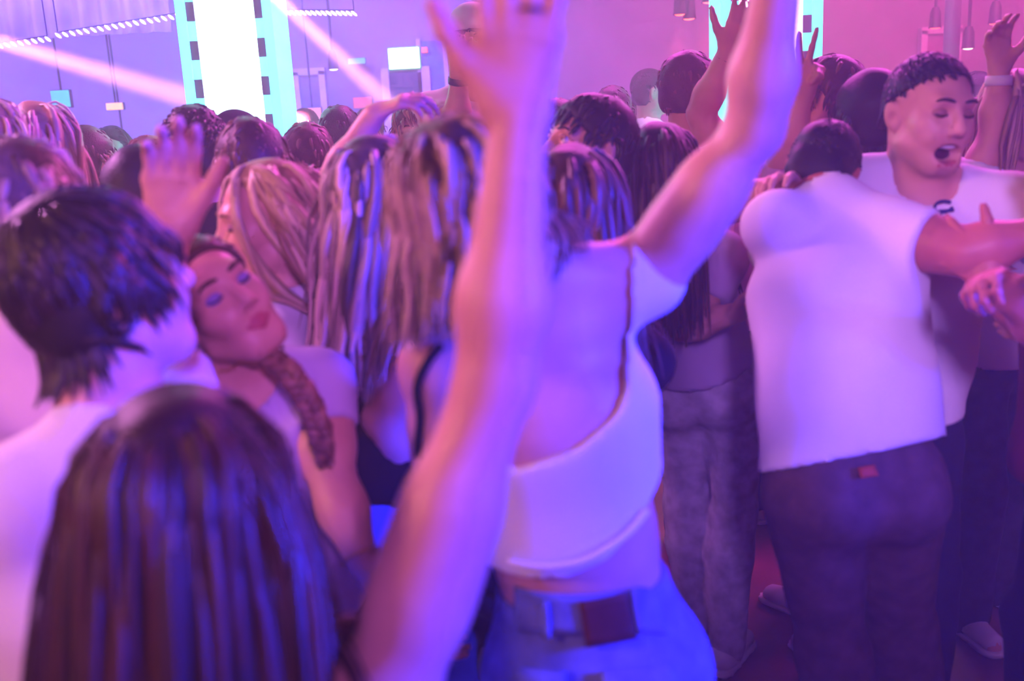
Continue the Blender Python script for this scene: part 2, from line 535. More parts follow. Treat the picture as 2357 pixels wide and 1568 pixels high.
def make_hair(R, c, s, field, st, rng):
    """st: style dict -> (verts, quads) of locks grown from the scalp, combed by gravity and kept outside the body"""
    n = st.get('n', 160); L = st['len']; m = st.get('seg', 16)
    lp, ln = scalp_roots(R, c, s, n, rng, st.get('line', -.014), nl=st.get('nl', (0, -.75, .66)), ears=st.get('style') == 'short')
    n = len(lp)
    X, Y, Z = R[:, 0], R[:, 1], R[:, 2]
    P = c + s * (lp @ R.T); Nn = ln @ R.T
    part = st.get('part', 0.0)
    sx = np.sign(lp[:, 0] - part)
    style = st.get('style', 'long')
    if style == 'long':
        w0 = np.array([part, -.03, .118])
        t = lp - w0; t -= ln * (t * ln).sum(1, keepdims=True); t /= np.linalg.norm(t, axis=1, keepdims=True) + 1e-6
        fr = np.clip((lp[:, 1] + .01) / .05, 0, 1)[:, None]
        sid = np.stack([sx, np.full(n, -.9), np.full(n, -.1)], 1)
        flow = (t * (1 - fr) + sid * fr) @ R.T
        D = Nn * st.get('lift', .12) + flow; g = st.get('g', .3)
    else:
        w0 = np.array([st.get('whorl', .01), -.055, .11])
        t = lp - w0; t -= ln * (t * ln).sum(1, keepdims=True); t /= np.linalg.norm(t, axis=1, keepdims=True) + 1e-6
        comb = np.asarray(st.get('comb', (0, 0, 0)), float)
        D = (t + comb) @ R.T + Nn * st.get('lift', .35) + rng.normal(size=(n, 3)) * st.get('mess', .25); g = st.get('g', .06)
    D /= np.linalg.norm(D, axis=1, keepdims=True)
    grav = np.array([0, 0, -1.0]) + np.asarray(st.get('wind', (0, 0, 0))) - (Y * st.get('back', .22) if style == 'long' else 0)
    Ls = L * (1 - st.get('var', .15) * rng.rand(n))
    if style == 'long':
        end = st.get('end', L - .1)
        end = end + st.get('endx', 0.0) * (P[:, 0] - c[0])
        Ls = np.clip((P[:, 2] - c[2] + end) * 1.12 + .03, .06, L * 1.15) * (1 - st.get('var', .12) * rng.rand(n))
    mar = .004 + st.get('vol', .018) * rng.rand(n)
    S = np.zeros((n, m, 3)); S[:, 0] = P - Nn * .004
    cur = P.copy()
    wav, wf, wph = st.get('wave', .0), st.get('wf', 14.0), rng.rand(n) * 6.28
    for i in range(1, m):
        st_ = (Ls / (m - 1))
        D = D * (1 - g) + grav * g; D /= np.linalg.norm(D, axis=1, keepdims=True)
        prev = cur; cur = cur + D * st_[:, None]
        d = field(cur); e = .004
        hug = (style != 'long') * st.get('hug', .8) + (style == 'long') * .6 * (cur[:, 2] > c[2] - .02)
        pull = np.where(d > mar, hug, 1.0)
        bad = (d < mar) | (hug > 0)
        if bad.any():
            q = cur[bad]
            gr = np.stack([field(q + e * np.eye(3)[j]) - field(q - e * np.eye(3)[j]) for j in range(3)], 1)
            gr /= np.linalg.norm(gr, axis=1, keepdims=True) + 1e-9
            cur = cur.copy(); cur[bad] = q + gr * ((mar - d) * pull)[bad][:, None]
            nd = cur - prev; D = nd / (np.linalg.norm(nd, axis=1, keepdims=True) + 1e-9)
        S[:, i] = cur
    if wav:
        tt = np.linspace(0, 1, m)
        o = np.sin(tt[None] * wf + wph[:, None]) * wav * np.clip(tt * 3, 0, 1)[None]
        o2 = np.cos(tt[None] * wf + wph[:, None]) * wav * np.clip(tt * 3, 0, 1)[None]
        S += X * o[:, :, None] + Y * o2[:, :, None]
    tt = np.linspace(0, 1, m)
    prof = np.minimum(1, .55 + tt * 2) * np.clip((1.04 - tt) * 2.2, .12, 1)
    r = st.get('r', .009) * (.7 + .6 * rng.rand(n))[:, None] * prof[None]
    ref = S - c
    if style == 'long': ref[:, :, 2] *= np.clip(1 + ref[:, :, 2] / .06, 0, 1)
    return tubes_vf(S, r * 1.5, st.get('sides', 5), st.get('flat', .42), ref)

def hair_shell(R, c, s, vox, t=.011, line=-.014, field=None, disp=None, nl=(0, -.75, .66), ears=False):
    X, Y, Z = R[:, 0], R[:, 1], R[:, 2]
    pr = [ell(c + s * (R @ np.array([0, -.013, .026])), (.077 + t) * s, (.098 + t) * s, (.092 + t) * s, Z, X),
          Prim(c + s * (R @ np.array([-.03, -.055, -.04])), c + s * (R @ np.array([.03, -.055, -.04])), .045 * s, k=.03)]
    nl = R @ np.asarray(nl)
    o = c + s * nl * (line - .003)
    cuts = [plane(o, -nl), plane(c + Z * (-.075) * s, -Z)]
    if ears: cuts += [sub(Prim(c + s * (R @ np.array([g * .085, .0, -.03])), c + s * (R @ np.array([g * .085, .01, -.005])), .034 * s), .01) for g in (-1, 1)]
    f = Field(pr, cuts, disp)
    return surface(f, vox)

PEOPLE = []
def P3(x):
    x = tuple(x)
    return at(*x)

def person(label, head, yaw=0, sex='f', hs=1.0, hyaw=None, hpitch=0, htilt=0, pelvis=None, lean=(0, 0), neck=None, sh=None, H=None,
           arms=(None, None), feet=None, top=None, bottom=None, hair=None, skin='fair', vox=.011, fvox=None, hvox=None,
           mouth=False, eyes=None, shoes=(235, 235, 235), floor=0.0, seed=0, extra=None, build=1.0, lips=None, jaw=1.0, group=None):
    rng = np.random.RandomState(seed + 17)
    C = P3(head)
    if hyaw is None: hyaw = yaw
    R = head_frame(hyaw, hpitch, htilt)
    th = math.radians(yaw)
    F0 = np.array([math.sin(th), math.cos(th), 0]); R0 = np.array([math.cos(th), -math.sin(th), 0])
    H = H or (C[2] - floor + .12)
    s = H / 1.70
    b = s * build
    NB = P3(neck) if neck is not None else C - R[:, 2] * .09 * s - np.array([0, 0, .105 * s]) - F0 * .015
    if pelvis is not None: PV = P3(pelvis)
    else:
        PV = np.array([NB[0] + lean[0], NB[1] + lean[1], floor + .545 * H])
    U = nrm(NB - PV)
    Rt = nrm(R0 - U * (R0 @ U)); F = np.cross(U, Rt)
    tl = np.linalg.norm(NB - PV)
    hw = (.158 if sex == 'f' else .185) * s
    if sh is not None:
        SL = P3(sh[0]); SR = P3(sh[1]); RC = nrm(SR - SL)
    else:
        SL = NB - U * .062 * s - Rt * hw; SR = NB - U * .062 * s + Rt * hw; RC = Rt
    UC = nrm(U - RC * (U @ RC))
    W_ = PV + U * tl * .34; CH = PV + U * tl * .70 + (SL + SR - 2 * NB) * .12
    TP = NB - U * .075 * s
    m = sex == 'm'
    torso = [ell(PV - U * .02 * s, (.155 if m else .165) * b, .112 * b, .115 * b, U, Rt, .05, 'pelvis'),
             Prim(PV + U * .03 * s, W_, .138 * b, (.134 if m else .116) * b, .102 * b, (.1 if m else .088) * b, lat=Rt, k=.06, tag='abdomen'),
             Prim(W_, CH, (.134 if m else .116) * b, (.152 if m else .134) * b, (.1 if m else .088) * b, (.112 if m else .1) * b, lat=nrm(Rt + RC), k=.06, tag='thorax'),
             Prim(CH, TP, (.15 if m else .13) * b, .09 * s, (.11 if m else .098) * b, .062 * s, lat=RC, k=.06, tag='thorax'),
             Prim(TP, SL, .052 * s, (.056 if m else .048) * s, k=.05, tag='shoulder'), Prim(TP, SR, .052 * s, (.056 if m else .048) * s, k=.05, tag='shoulder'),
             Prim(NB + U * .02 * s - F * .012 * s, SL + U * .012, .042 * s, .034 * s, k=.05, tag='trap'), Prim(NB + U * .02 * s - F * .012 * s, SR + U * .012, .042 * s, .034 * s, k=.05, tag='trap')]
    for g in (-1, 1):
        torso.append(Prim(PV + Rt * g * .07 * b - F * .055 * b - U * .055 * s, PV + Rt * g * .07 * b - F * .055 * b - U * .055 * s, (.08 if m else .088) * b, k=.04, tag='pelvis'))
        if not m: torso.append(Prim(CH + RC * g * .06 * s + F * .075 * s + UC * .0, CH + RC * g * .06 * s + F * .075 * s, .055 * s, k=.035, tag='thorax'))
    armsP = [[], []]; handsP = []; J = {}
    fine = []
    for i, (a, S, g) in enumerate(((arms[0], SL, -1), (arms[1], SR, 1))):
        a = a or {}
        if 'e' in a: E = P3(a['e'])
        else:
            x, y, z = a.get('eo', (.07, -.03, -.26)); E = S + (Rt * g * x + F * y + U * z) * s
        if 'w' in a: Wr = P3(a['w'])
        else:
            x, y, z = a.get('wo', (-.02, .1, -.21)); Wr = E + (Rt * g * x + F * y + U * z) * s
        t = a.get('t', 1.0) * s * (1.12 if m else 1.0)
        fm = E + (Wr - E) * .3
        armsP[i] = [Prim(S, E, .049 * t, .0385 * t, k=.03, tag='upper'), Prim(S + (E - S) * .35, S + (E - S) * .6, .046 * t, .044 * t, k=.04, tag='upper'),
                    Prim(E, fm, .0385 * t, .0415 * t, k=.02, tag='fore'), Prim(fm, Wr, .0415 * t, .027 * t, k=.03, tag='fore')]
        hd = a.get('hd'); d = nrm(Wr - E) if hd is None else nrm(hd)
        n = a.get('n'); n = (Rt * -g + F * .3) if n is None else np.asarray(n, float)
        handsP += hand_prims(Wr, d, n, g, s * a.get('hs', 1.0) * (1.06 if m else .98), a.get('curl', (22, 28, 18)), a.get('spread', .1), a.get('thumb', (.72, .62, .2)), a.get('curls'))
        J['SEW'[0] + 'LR'[i]] = S; J['E' + 'LR'[i]] = E; J['W' + 'LR'[i]] = Wr
        fv = a.get('fv', fvox)
        if fv: fine.append((Wr + d * .085 * s, .135 * s, fv))
    legsP = []; ank = []
    for i, g in enumerate((-1, 1)):
        hp = PV + Rt * g * .088 * b - U * .05 * s
        if feet is not None and feet[i] is not None:
            A = P3(feet[i]); A[2] = floor + .085 * s
        else:
            A = np.array([hp[0], hp[1], 0]) + R0 * g * .03 + F0 * (.05 * g * (1 if seed % 2 else -1)); A[2] = floor + .085 * s
        ld = nrm(A - hp); kn = hp + (A - hp) * .5 + F0 * .035
        calf = kn + (A - kn) * .3 - F0 * .012
        legsP.append([Prim(hp, kn, .086 * b, .056 * b, k=.04, tag='thigh'), Prim(kn, calf, .056 * b, .054 * b, k=.03, tag='calf'), Prim(calf, A, .054 * b, .036 * b, k=.03, tag='calf')])
        to = nrm(F0 + R0 * g * .22)
        ft = Prim(A - np.array([0, 0, .045 * s]) - to * .02, A - np.array([0, 0, .055 * s]) + to * .135 * s, .036 * s, .03 * s, k=.03, tag='foot')
        legsP[-1].append(ft); ank.append((A, to))
    hp_, cuts, q = head_prims(R, C, hs * s, NB, mouth, sex, jaw=jaw)
    allP = torso + armsP[0] + armsP[1] + handsP + legsP[0] + legsP[1] + hp_
    body = Field(allP, cuts)
    if hvox: fine.insert(0, (C, .165 * s * hs, hvox))
    base = np.array([PV[0], PV[1], floor])
    root = empty('person', base, label, 'person', group)
    V, Fq = body_surface(body, vox * 1.45, fine)
    midx = None; mats = [skin_mat(skin)]
    if lips:
        mats.append(noisy('lips_%d' % lips[0], lips, tuple(int(x * .9) for x in lips), 20, .35, 0))
        lf = [p for p in hp_ if p.tag == 'lip']
        cc = V[Fq].mean(1); mm = np.min([p.d(cc) for p in lf], axis=0) < .0028
        loc = (cc - C) @ R
        midx = (mm & (loc[:, 1] > .066 * s)).astype(int)
    mesh_obj('body', V, Fq, mats, root, base, midx=midx)
    ctx = dict(root=root, base=base, C=C, R=R, s=s, hs=hs, PV=PV, NB=NB, U=U, Rt=Rt, F=F, SL=SL, SR=SR, CH=CH, W=W_, body=body, J=J, q=q, hands=handsP, torso=torso, arms=armsP, legs=legsP, RC=RC, UC=UC, ank=ank, vox=vox, tl=tl, b=b, F0=F0, R0=R0)
    cv = vox * 1.0
    # ---- garments
    if top: make_top(ctx, top, cv, seed)
    if bottom: make_bottom(ctx, bottom, cv, seed)
    if shoes: make_shoes(ctx, shoes)
    if eyes: make_face(ctx, eyes, mouth)
    if hair:
        sv = max(.006, vox * .8)
        V1, F1 = hair_shell(R, C, hs * s, sv, hair.get('shell', .009), hair.get('line', -.014), disp=wrinkle(hair.get('sd', .0015), seed, 90), nl=hair.get('nl', (0, -.75, .66)), ears=hair.get('style') == 'short')
        parts_v, parts_f = [V1], [F1]
        if hair.get('len'):
            fld = Field([p for p in allP if p.tag not in ('finger', 'foot', 'calf', 'thigh', 'hand')] , [])
            if top: fld = Field([p.grow(.012) if p.tag in ('thorax', 'abdomen', 'shoulder', 'trap', 'pelvis') else p for p in fld.prims], [])
            V2, F2 = make_hair(R, C, hs * s, fld, hair, rng)
            parts_v.append(V2); parts_f.append(F2 + len(V1))
        mi = np.zeros(sum(len(x) for x in parts_f), int); mi[:len(F1)] = 1
        nm, dk, lt = hair['mat']; mid = tuple(int(a * .7 + b_ * .3) for a, b_ in zip(dk, lt))
        mesh_obj('hair', np.concatenate(parts_v), np.concatenate(parts_f), [hair_mat(*hair['mat']), noisy('scalp_' + nm, mid, dk, 30, .5, .4, 200)], root, base, midx=mi)
    if extra: extra(ctx)
    PEOPLE.append(ctx)
    return ctx

def make_top(c, t, vox, seed):
    s, U, Rt, F, PV, NB = c['s'], c['U'], c['Rt'], c['F'], c['PV'], c['NB']
    th = t.get('th', .012); ty = t.get('type', 'tee')
    pr = [p.grow(th) for p in c['torso'] if p.tag != 'pelvis']
    hem = PV + U * t.get('hem', -.06) * s
    if t.get('hem', -.06) < .12:
        lo = t.get('loose', .018)
        wa = .15 * c['b'] if t.get('hem', -.06) < .05 else .13 * c['b']
        pr += [Prim(c['CH'], hem - U * .06, .14 * c['b'] + lo * .6, wa + lo, .105 * c['b'] + lo * .4, .115 * c['b'] + lo, lat=Rt, k=.05),
               c['torso'][0].grow(th + lo * .3)]
        pr += [p.grow(th) for p in c['torso'] if p.tag == 'pelvis'][1:]
    sl = t.get('sleeve', .6)
    for i in (0, 1):
        if sl <= 0: continue
        S, E, Wr = c['J']['S' + 'LR'[i]], c['J']['E' + 'LR'[i]], c['J']['W' + 'LR'[i]]
        a = nrm(E - S)
        if sl <= 1:
            cl = [(S + (E - S) * sl, a)]
            pr.append(Prim(S, E, .052 * s + th, .05 * s + th + t.get('slw', .012), k=.04, clip=cl))
        else:
            f = sl - 1; a2 = nrm(Wr - E)
            pr.append(Prim(S, E, .05 * s + th, .046 * s + th, k=.04))
            pr.append(Prim(E, Wr, .046 * s + th, .034 * s + th, k=.03, clip=[(E + (Wr - E) * f, a2)]))
    cuts = [plane(hem, -U + F * t.get('hemt', 0.0) + Rt * t.get('hemr', 0.0))]
    nr = t.get('neck', .068) * s
    cuts.append(sub(Prim(NB + U * .015 * s + F * .02 * s, NB + U * .25 * s + F * .05 * s, nr, nr * 1.15), .004))
    if ty == 'tank':
        for S in (c['SL'], c['SR']):
            g = nrm(S - NB)
            o = NB + (S - NB) * .62
            cuts.append(sub(Prim(S + U * .02, S - U * .12 * s, .062 * s, .06 * s, ), .01))
        cuts.append(sub(Prim(NB - F * .08, NB + F * .12 - U * .03, .085 * s), .01))
    for f in t.get('cuts', ()): cuts.append(f)
    fld = Field(pr, cuts, wrinkle(t.get('wr', .0028), seed + 5, t.get('wf', 24)))
    V, Fq = surface(fld, t.get('vox', vox * 1.25))
    name = {'tee': 't_shirt', 'tank': 'tank_top', 'long': 'long_sleeved_shirt', 'crop': 'crop_top'}[ty]
    c['topf'] = fld
    c['top'] = mesh_obj(name, V, Fq, t['mat'], c['root'], c['base'])

def make_bottom(c, t, vox, seed):
    s, U, Rt, F, PV = c['s'], c['U'], c['Rt'], c['F'], c['PV']
    th = t.get('th', .01)
    pr = [p.grow(th) for p in c['torso'] if p.tag in ('pelvis',)]
    pr.append(c['torso'][1].grow(th))
    L = t.get('len', 1.0)
    for g in (0, 1):
        lg = c['legs'][g]; A = c['ank'][g][0]; hp = lg[0].p0
        fl = t.get('flare', .012)
        cl = []
        if L < 1:
            o = hp + (A - hp) * L; cl = [(o, nrm(A - hp))]
        kn = lg[0].p1
        pr.append(lg[0].grow(th, cl))
        if L > .5:
            pr += [lg[1].grow(th + .008), lg[2].grow(th + .006)]
            pr.append(Prim(kn, A - np.array([0, 0, .03]), .056 * c['b'] + th + fl * .4, .045 * c['b'] + th + fl, k=.03, clip=cl))
    wz = t.get('waist', .11)
    cuts = [plane(PV + U * wz * s, U)] + list(t.get('cuts', ()))
    fld = Field(pr, cuts, wrinkle(t.get('wr', .0022), seed + 9, 30, (.2, .2, .8)))
    V, Fq = surface(fld, t.get('vox', vox * 1.9))
    c['botf'] = fld
    c['bottom'] = mesh_obj('trousers' if L > .5 else 'shorts', V, Fq, t['mat'], c['root'], c['base'])

def make_shoes(c, col):
    s = c['s']
    for (A, to) in c['ank']:
        z0 = A[2] - .085 * s
        g = np.array([A[0], A[1], z0])
        lat = np.array([to[1], -to[0], 0])
        up = np.array([0, 0, 1.0])
        pr = [Prim(g + up * .045 - to * .035, g + up * .04 + to * .13 * s, .043 * s, .038 * s, .042, .03, lat=lat, k=.03), Prim(g + up * .045, g + up * .1, .042 * s, .044 * s, k=.03)]
        f = Field(pr, [plane(g + up * .022, -up), sub(Prim(g + up * .09, g + up * .15, .034 * s), .004)])
        V, Fq = surface(f, max(.013, c['vox'] * 1.2))
        o = mesh_obj('shoe', V, Fq, cloth('shoe_%d_%d' % (col[0], col[2]), col, 14, .5, 90, .1), c['root'], c['base'])
        pr = [Prim(g + up * .02 - to * .04, g + up * .02 + to * .135 * s, .047 * s, .042 * s, .047 * s, .042 * s, lat=lat, k=.02)]
        f = Field(pr, [plane(g + up * .003, -up), plane(g + up * .026, up)])
        V, Fq = surface(f, max(.012, c['vox']))
        mesh_obj('sole', V, Fq, cloth('sole', (240, 238, 232), 10, .6, 60, .1), o, (0, 0, 0) if False else c['base'])

def ball(c, r, nu=14, nv=10, R=np.eye(3)):
    r = np.broadcast_to(np.asarray(r, float), (3,))
    V, F = [], []
    for i in range(nv + 1):
        a = math.pi * i / nv
        for j in range(nu):
            b = 2 * math.pi * j / nu
            V.append((math.sin(a) * math.cos(b), math.sin(a) * math.sin(b), math.cos(a)))
    for i in range(nv):
        for j in range(nu):
            F.append((i * nu + j, (i + 1) * nu + j, (i + 1) * nu + (j + 1) % nu, i * nu + (j + 1) % nu))
    return np.array(V) * r @ R.T + c, F

def make_face(c, e, mouth):
    q, R, s, root, base = c['q'], c['R'], c['s'] * c['hs'], c['root'], c['base']
    brow = e.get('brow', (70, 45, 35))
    for g in (-1, 1):
        if e.get('open', True):
            V, F = ball(q(g * .031, .0775, .003), .0122 * s, R=R)
            loc = (np.array([V[list(f)].mean(0) for f in F]) - q(g * .031, .0775, .003)) @ R
            mi = np.where(loc[:, 1] > .0107 * s, 1, 0)
            eye = mesh_obj('eye', V, F, [noisy('eye_white', (232, 225, 222), (222, 212, 210), 5, .25, 0), noisy('eye_iris', (50, 44, 48), (34, 28, 30), 9, .2, 0)], root, base, midx=mi)
            pts = [q(g * .031 + x, .0915 - abs(x) * .35 - .0, .003 + .0065 - x * x * 18) for x in np.linspace(-.0145, .0145, 9)]
            tube_obj('eyelid', pts, np.array([.002, .0035, .0042, .0045, .0046, .0045, .0042, .0035, .002]) * s * 1.2, skin_mat('mid'), eye, base, 6)
        else:
            V, F = ball(q(g * .031, .0755, .002), np.array([.0175, .0135, .0125]) * s, R=R)
            lid = mesh_obj('eyelid', V, F, noisy('eyelid_%d' % e['lid'][2], e['lid'], tuple(int(x * .85) for x in e['lid']), 30, .4, 0), root, base)
            pts = [q(g * .031 + x, .0885 - x * x * 22, -.0035 + x * x * 14) for x in np.linspace(-.0155, .0155, 9)]
            tube_obj('eyelashes', pts, .002 * s, noisy('lash', (22, 16, 20), (14, 10, 12), 9, .6, 0), lid, base, 6)
        pts = on_skin(c['body'], [q(g * (.031 + x), .0965 - (x + .02) * .3, .0225 + .006 * math.cos(x * 60)) for x in np.linspace(-.019, .021, 9)], .0008)
        tube_obj('eyebrow', pts, np.array([.002, .0034, .004, .004, .0038, .0034, .003, .0024, .0015]) * s, noisy('brow_%d' % brow[0], brow, tuple(int(x * .7) for x in brow), 60, .7, .3), root, base, 6)
    if mouth:
        V, F = ball(q(0, .055, -.082), np.array([.029, .012, .018]) * s, R=R)
        mo = mesh_obj('mouth', V, F, noisy('mouth_inside', (92, 24, 34), (58, 14, 22), 30, .4, 0), root, base)
        pts = [q(x, .080 - x * x * 16, -.0655 + x * x * 5) for x in np.linspace(-.022, .022, 9)]
        tube_obj('teeth', pts, .0046 * s, noisy('teeth', (238, 232, 222), (228, 220, 208), 9, .25, 0), mo, base, 8)

def on_skin(f, P, off=.004):
    P = np.array(P, float)
    for _ in range(5):
        d = f(P); e = .003
        gr = np.stack([f(P + e * np.eye(3)[j]) - f(P - e * np.eye(3)[j]) for j in range(3)], 1)
        gr /= np.linalg.norm(gr, axis=1, keepdims=True) + 1e-9
        P = P + gr * (off - d)[:, None]
    return P

def wrist_band(c, which, name, mat, frac=.93, r=.03, w=.004, fl=1.0, label=None, seg=('E', 'W'), ab=None):
    a, b = ab or (c['J'][seg[0] + which], c['J'][seg[1] + which])
    o = a + (b - a) * frac; ax = nrm(b - a)
    x = nrm(np.cross(ax, [0.3, .9, .2])); y = np.cross(ax, x)
    n = 24
    if fl == 1.0:
        pts = [o + (x * math.cos(t) + y * math.sin(t)) * r for t in np.linspace(0, 2 * math.pi, n + 1)]
        return tube_obj(name, pts, w, mat, c['root'], c['base'], 6, label=label)
    V, F = [], []
    prof = [(r, -fl), (r + w, -fl), (r + w * 1.3, 0), (r + w, fl), (r, fl)]
    for i in range(n):
        t = 2 * math.pi * i / n
        for (rr, h) in prof: V.append(o + (x * math.cos(t) + y * math.sin(t)) * rr + ax * h)
    k = len(prof)
    for i in range(n):
        for j in range(k):
            F.append((i * k + j, ((i + 1) % n) * k + j, ((i + 1) % n) * k + (j + 1) % k, i * k + (j + 1) % k))
    return mesh_obj(name, np.array(V), F, mat, c['root'], c['base'], label=label)

def cap(c, mat, brim_mat, back=False):
    R, C, s = c['R'], c['C'], c['s'] * c['hs']
    X, Y, Z = R[:, 0], R[:, 1], R[:, 2]
    g = -1 if back else 1
    f = Field([ell(C + s * (R @ np.array([0, -.012, .03])), .092 * s, .114 * s, .104 * s, Z, X)], [plane(C + Z * .035 * s, -Z + Y * .1)], wrinkle(.001, 3, 40))
    V, Fq = surface(f, max(.007, c['vox'] * .8))
    o = mesh_obj('cap', V, Fq, mat, c['root'], c['base'])
    f = Field([Prim(C + s * (R @ np.array([0, g * .07, .042])), C + s * (R @ np.array([0, g * .13, .034])), .07 * s, .06 * s, .008 * s, .008 * s, lat=X)], [])
    V, Fq = surface(f, max(.006, c['vox'] * .6))
    mesh_obj('brim', V, Fq, brim_mat, o, c['base'])

# ------------------------------------------------------------------ the hall
XL, XR, YB, YN, ZC = -5.6, 5.8, 9.4, -4.2, 3.7
M_floor = noisy('floor_boards', (146, 96, 86), (106, 66, 64), 2.2, .42, .3, 30, detail=6, spec=.4)
M_wall = noisy('wall_paint', (150, 132, 146), (124, 106, 122), 1.4, .8, .2, 40)
M_ceil = noisy('ceiling_paint', (78, 70, 84), (60, 52, 66), 1.2, .85, .2, 30)
M_dark = noisy('dark_metal', (36, 30, 38), (22, 18, 24), 8, .45, .1, 40, metal=.4)
M_frame = noisy('pale_frame', (196, 180, 190), (172, 156, 166), 6, .6, .1, 50)
box('floor', ((XL + XR) / 2, (YB + YN) / 2, -.05), ((XR - XL) / 2, (YB - YN) / 2, .05), M_floor, kind='structure')
box('ceiling', ((XL + XR) / 2, (YB + YN) / 2, ZC + .05), ((XR - XL) / 2, (YB - YN) / 2, .05), M_ceil, kind='structure')
box('wall_back', ((XL + XR) / 2, YB + .1, ZC / 2), ((XR - XL) / 2 + .2, .1, ZC / 2), M_wall, kind='structure')
box('wall_front', ((XL + XR) / 2, YN - .1, ZC / 2), ((XR - XL) / 2 + .2, .1, ZC / 2), M_wall, kind='structure')
box('wall_left', (XL - .1, (YB + YN) / 2, ZC / 2), (.1, (YB - YN) / 2, ZC / 2), M_wall, kind='structure')
box('wall_right', (XR + .1, (YB + YN) / 2, ZC / 2), (.1, (YB - YN) / 2, ZC / 2), M_wall, kind='structure')
box('trim_1', ((XL + XR) / 2, YB - .25, 3.35), ((XR - XL) / 2, .25, .35), M_ceil, kind='structure')

def wp(u, v, D=YB - .02):
    return at(u, v, D)

def rect(name, u0, v0, u1, v1, D, mat, depth=.02, parent=None, base=None, bev=0.0, kind=None):
    """an upright panel that fills this stretch of the wall"""
    a, b = at(u0, (v0 + v1) / 2, D), at(u1, (v0 + v1) / 2, D)
    t, l = at((u0 + u1) / 2, v0, D), at((u0 + u1) / 2, v1, D)
    c = np.array([(a[0] + b[0]) / 2, D, (t[2] + l[2]) / 2])
    return box(name, c, ((b[0] - a[0]) / 2, depth, (t[2] - l[2]) / 2), mat, parent, base, bev, kind=kind), c

# door under the exit sign, with a narrow blue side light
d1, c = rect('door_1', 896, 168, 972, 330, YB - .03, noisy('door_paint', (52, 40, 62), (40, 30, 50), 3, .5, .1, 40), .03)
w0 = wp(934, 168)
bpy.data.objects.remove(d1)
dx = (wp(972, 200)[0] - wp(896, 200)[0]) / 2
ztop = wp(934, 166)[2]
door = box('door_1', (w0[0], YB - .03, ztop / 2), (dx, .03, ztop / 2), MATS['door_paint'], kind='structure', bev=.006)
for g in (-1, 1):
    box('door_frame', (w0[0] + g * (dx + .035), YB - .04, ztop / 2 + .02), (.035, .04, ztop / 2 + .02), M_frame, door)
box('door_handle', (w0[0] + dx * .75, YB - .09, 1.02), (.06, .012, .012), M_frame, door, bev=.004)
g0 = wp(1000, 200)[0]
win = box('window_1', (g0, YB - .02, 1.2), (.1, .02, 1.15), noisy('blue_glass', (70, 120, 220), (50, 96, 200), 3, .15, 0, spec=.6), kind='structure')
for x in (-.12, .12): box('window_frame', (g0 + x, YB - .03, 1.2), (.02, .03, 1.17), M_frame, win)

def framed_window(name, u0, v0, u1, v1, panes, mat):
    o, c = rect(name, u0, v0, u1, v1, YB - .015, mat, .015, kind='structure')
    a, b = at(u0, (v0 + v1) / 2, YB)[0], at(u1, (v0 + v1) / 2, YB)[0]
    t, l = at((u0 + u1) / 2, v0, YB)[2], at((u0 + u1) / 2, v1, YB)[2]
    for z in (t, l): box('window_frame', ((a + b) / 2, YB - .04, z), ((b - a) / 2 + .03, .04, .03), M_frame, o)
    for x in np.linspace(a, b, panes + 1): box('window_frame', (x, YB - .04, (t + l) / 2), (.028, .04, (t - l) / 2), M_frame, o)
    return o
framed_window('window_2', 690, 165, 750, 330, 1, noisy('window_glass_violet', (90, 84, 170), (76, 70, 150), 3, .2, 0, spec=.6))
framed_window('window_3', 2118, 70, 2196, 210, 1, noisy('window_glass_pink', (150, 90, 130), (130, 76, 116), 3, .2, 0, spec=.6))

# steel post on the right
pp = at(2192, 60, 6.4)
post = empty('steel_post', (pp[0], 6.4, 0), 'slim grey steel post standing behind the laughing man', 'post')
Vp, Fp = tubes_vf(np.array([[[pp[0], 6.4, z] for z in np.linspace(0, ZC, 8)]]), np.full((1, 8), .048), 16)
mesh_obj('shaft', Vp, Fp, noisy('grey_steel', (120, 112, 126), (98, 90, 104), 5, .5, .1, 60, metal=.3), post, (pp[0], 6.4, 0))
box('base_plate', (pp[0], 6.4, .012), (.1, .1, .012), MATS['grey_steel'], post, (pp[0], 6.4, 0), bev=.004)
box('head_plate', (pp[0], 6.4, ZC - .012), (.1, .1, .012), MATS['grey_steel'], post, (pp[0], 6.4, 0), bev=.004)

# ------------------------------------------------------------------ glowing pillars
def led_pillar(u, D, width, label, cpanel, cstrip, strength, strip_strength, turn=0.0):
    p = at(u, 150, D)
    base = np.array([p[0], D, 0.0])
    ca, sa = math.cos(turn), math.sin(turn)
    R = np.array([[ca, -sa, 0], [sa, ca, 0], [0, 0, 1.0]])
    def L(x, y, z): return base + R @ np.array([x, y, z])
    root = empty('led_pillar', base, label, 'pillar', 'glowing pillars')
    h = width / 2
    box('core', L(0, h, ZC / 2), (h * .79, h * .96, ZC / 2 - .005), M_dark, root, base, R=R)
    mp = glow('pillar_panel_%d' % cpanel[0], cpanel, strength)
    ms = glow('pillar_strip_%d' % cstrip[0], cstrip, strip_strength)
    msq = noisy('pillar_plate', (96, 62, 120), (84, 52, 108), 6, .6, .1, 40)
    box('light_panel', L(0, -.012, ZC / 2), (h * .62, .014, ZC / 2 - .01), mp, root, base, R=R, bev=.006)
    for g in (-1, 1):
        box('light_strip', L(g * h * .90, h - .02, ZC / 2), (h * .10, h + .022, ZC / 2 - .01), ms, root, base, R=R, bev=.005)
        pl = box('rail', L(g * h * .71, -.006, ZC / 2), (h * .09, .008, ZC / 2 - .01), ms, root, base, R=R)
        for z in np.arange(.3, ZC - .1, .178):
            box('square_plate', L(g * h * .71, -.018, z), (h * .085, .006, .044), msq, pl, base, R=R)
    box('foot_plate', L(0, h, .015), (h * 1.12, h * 1.1, .015), M_dark, root, base, R=R, bev=.004)
    return root
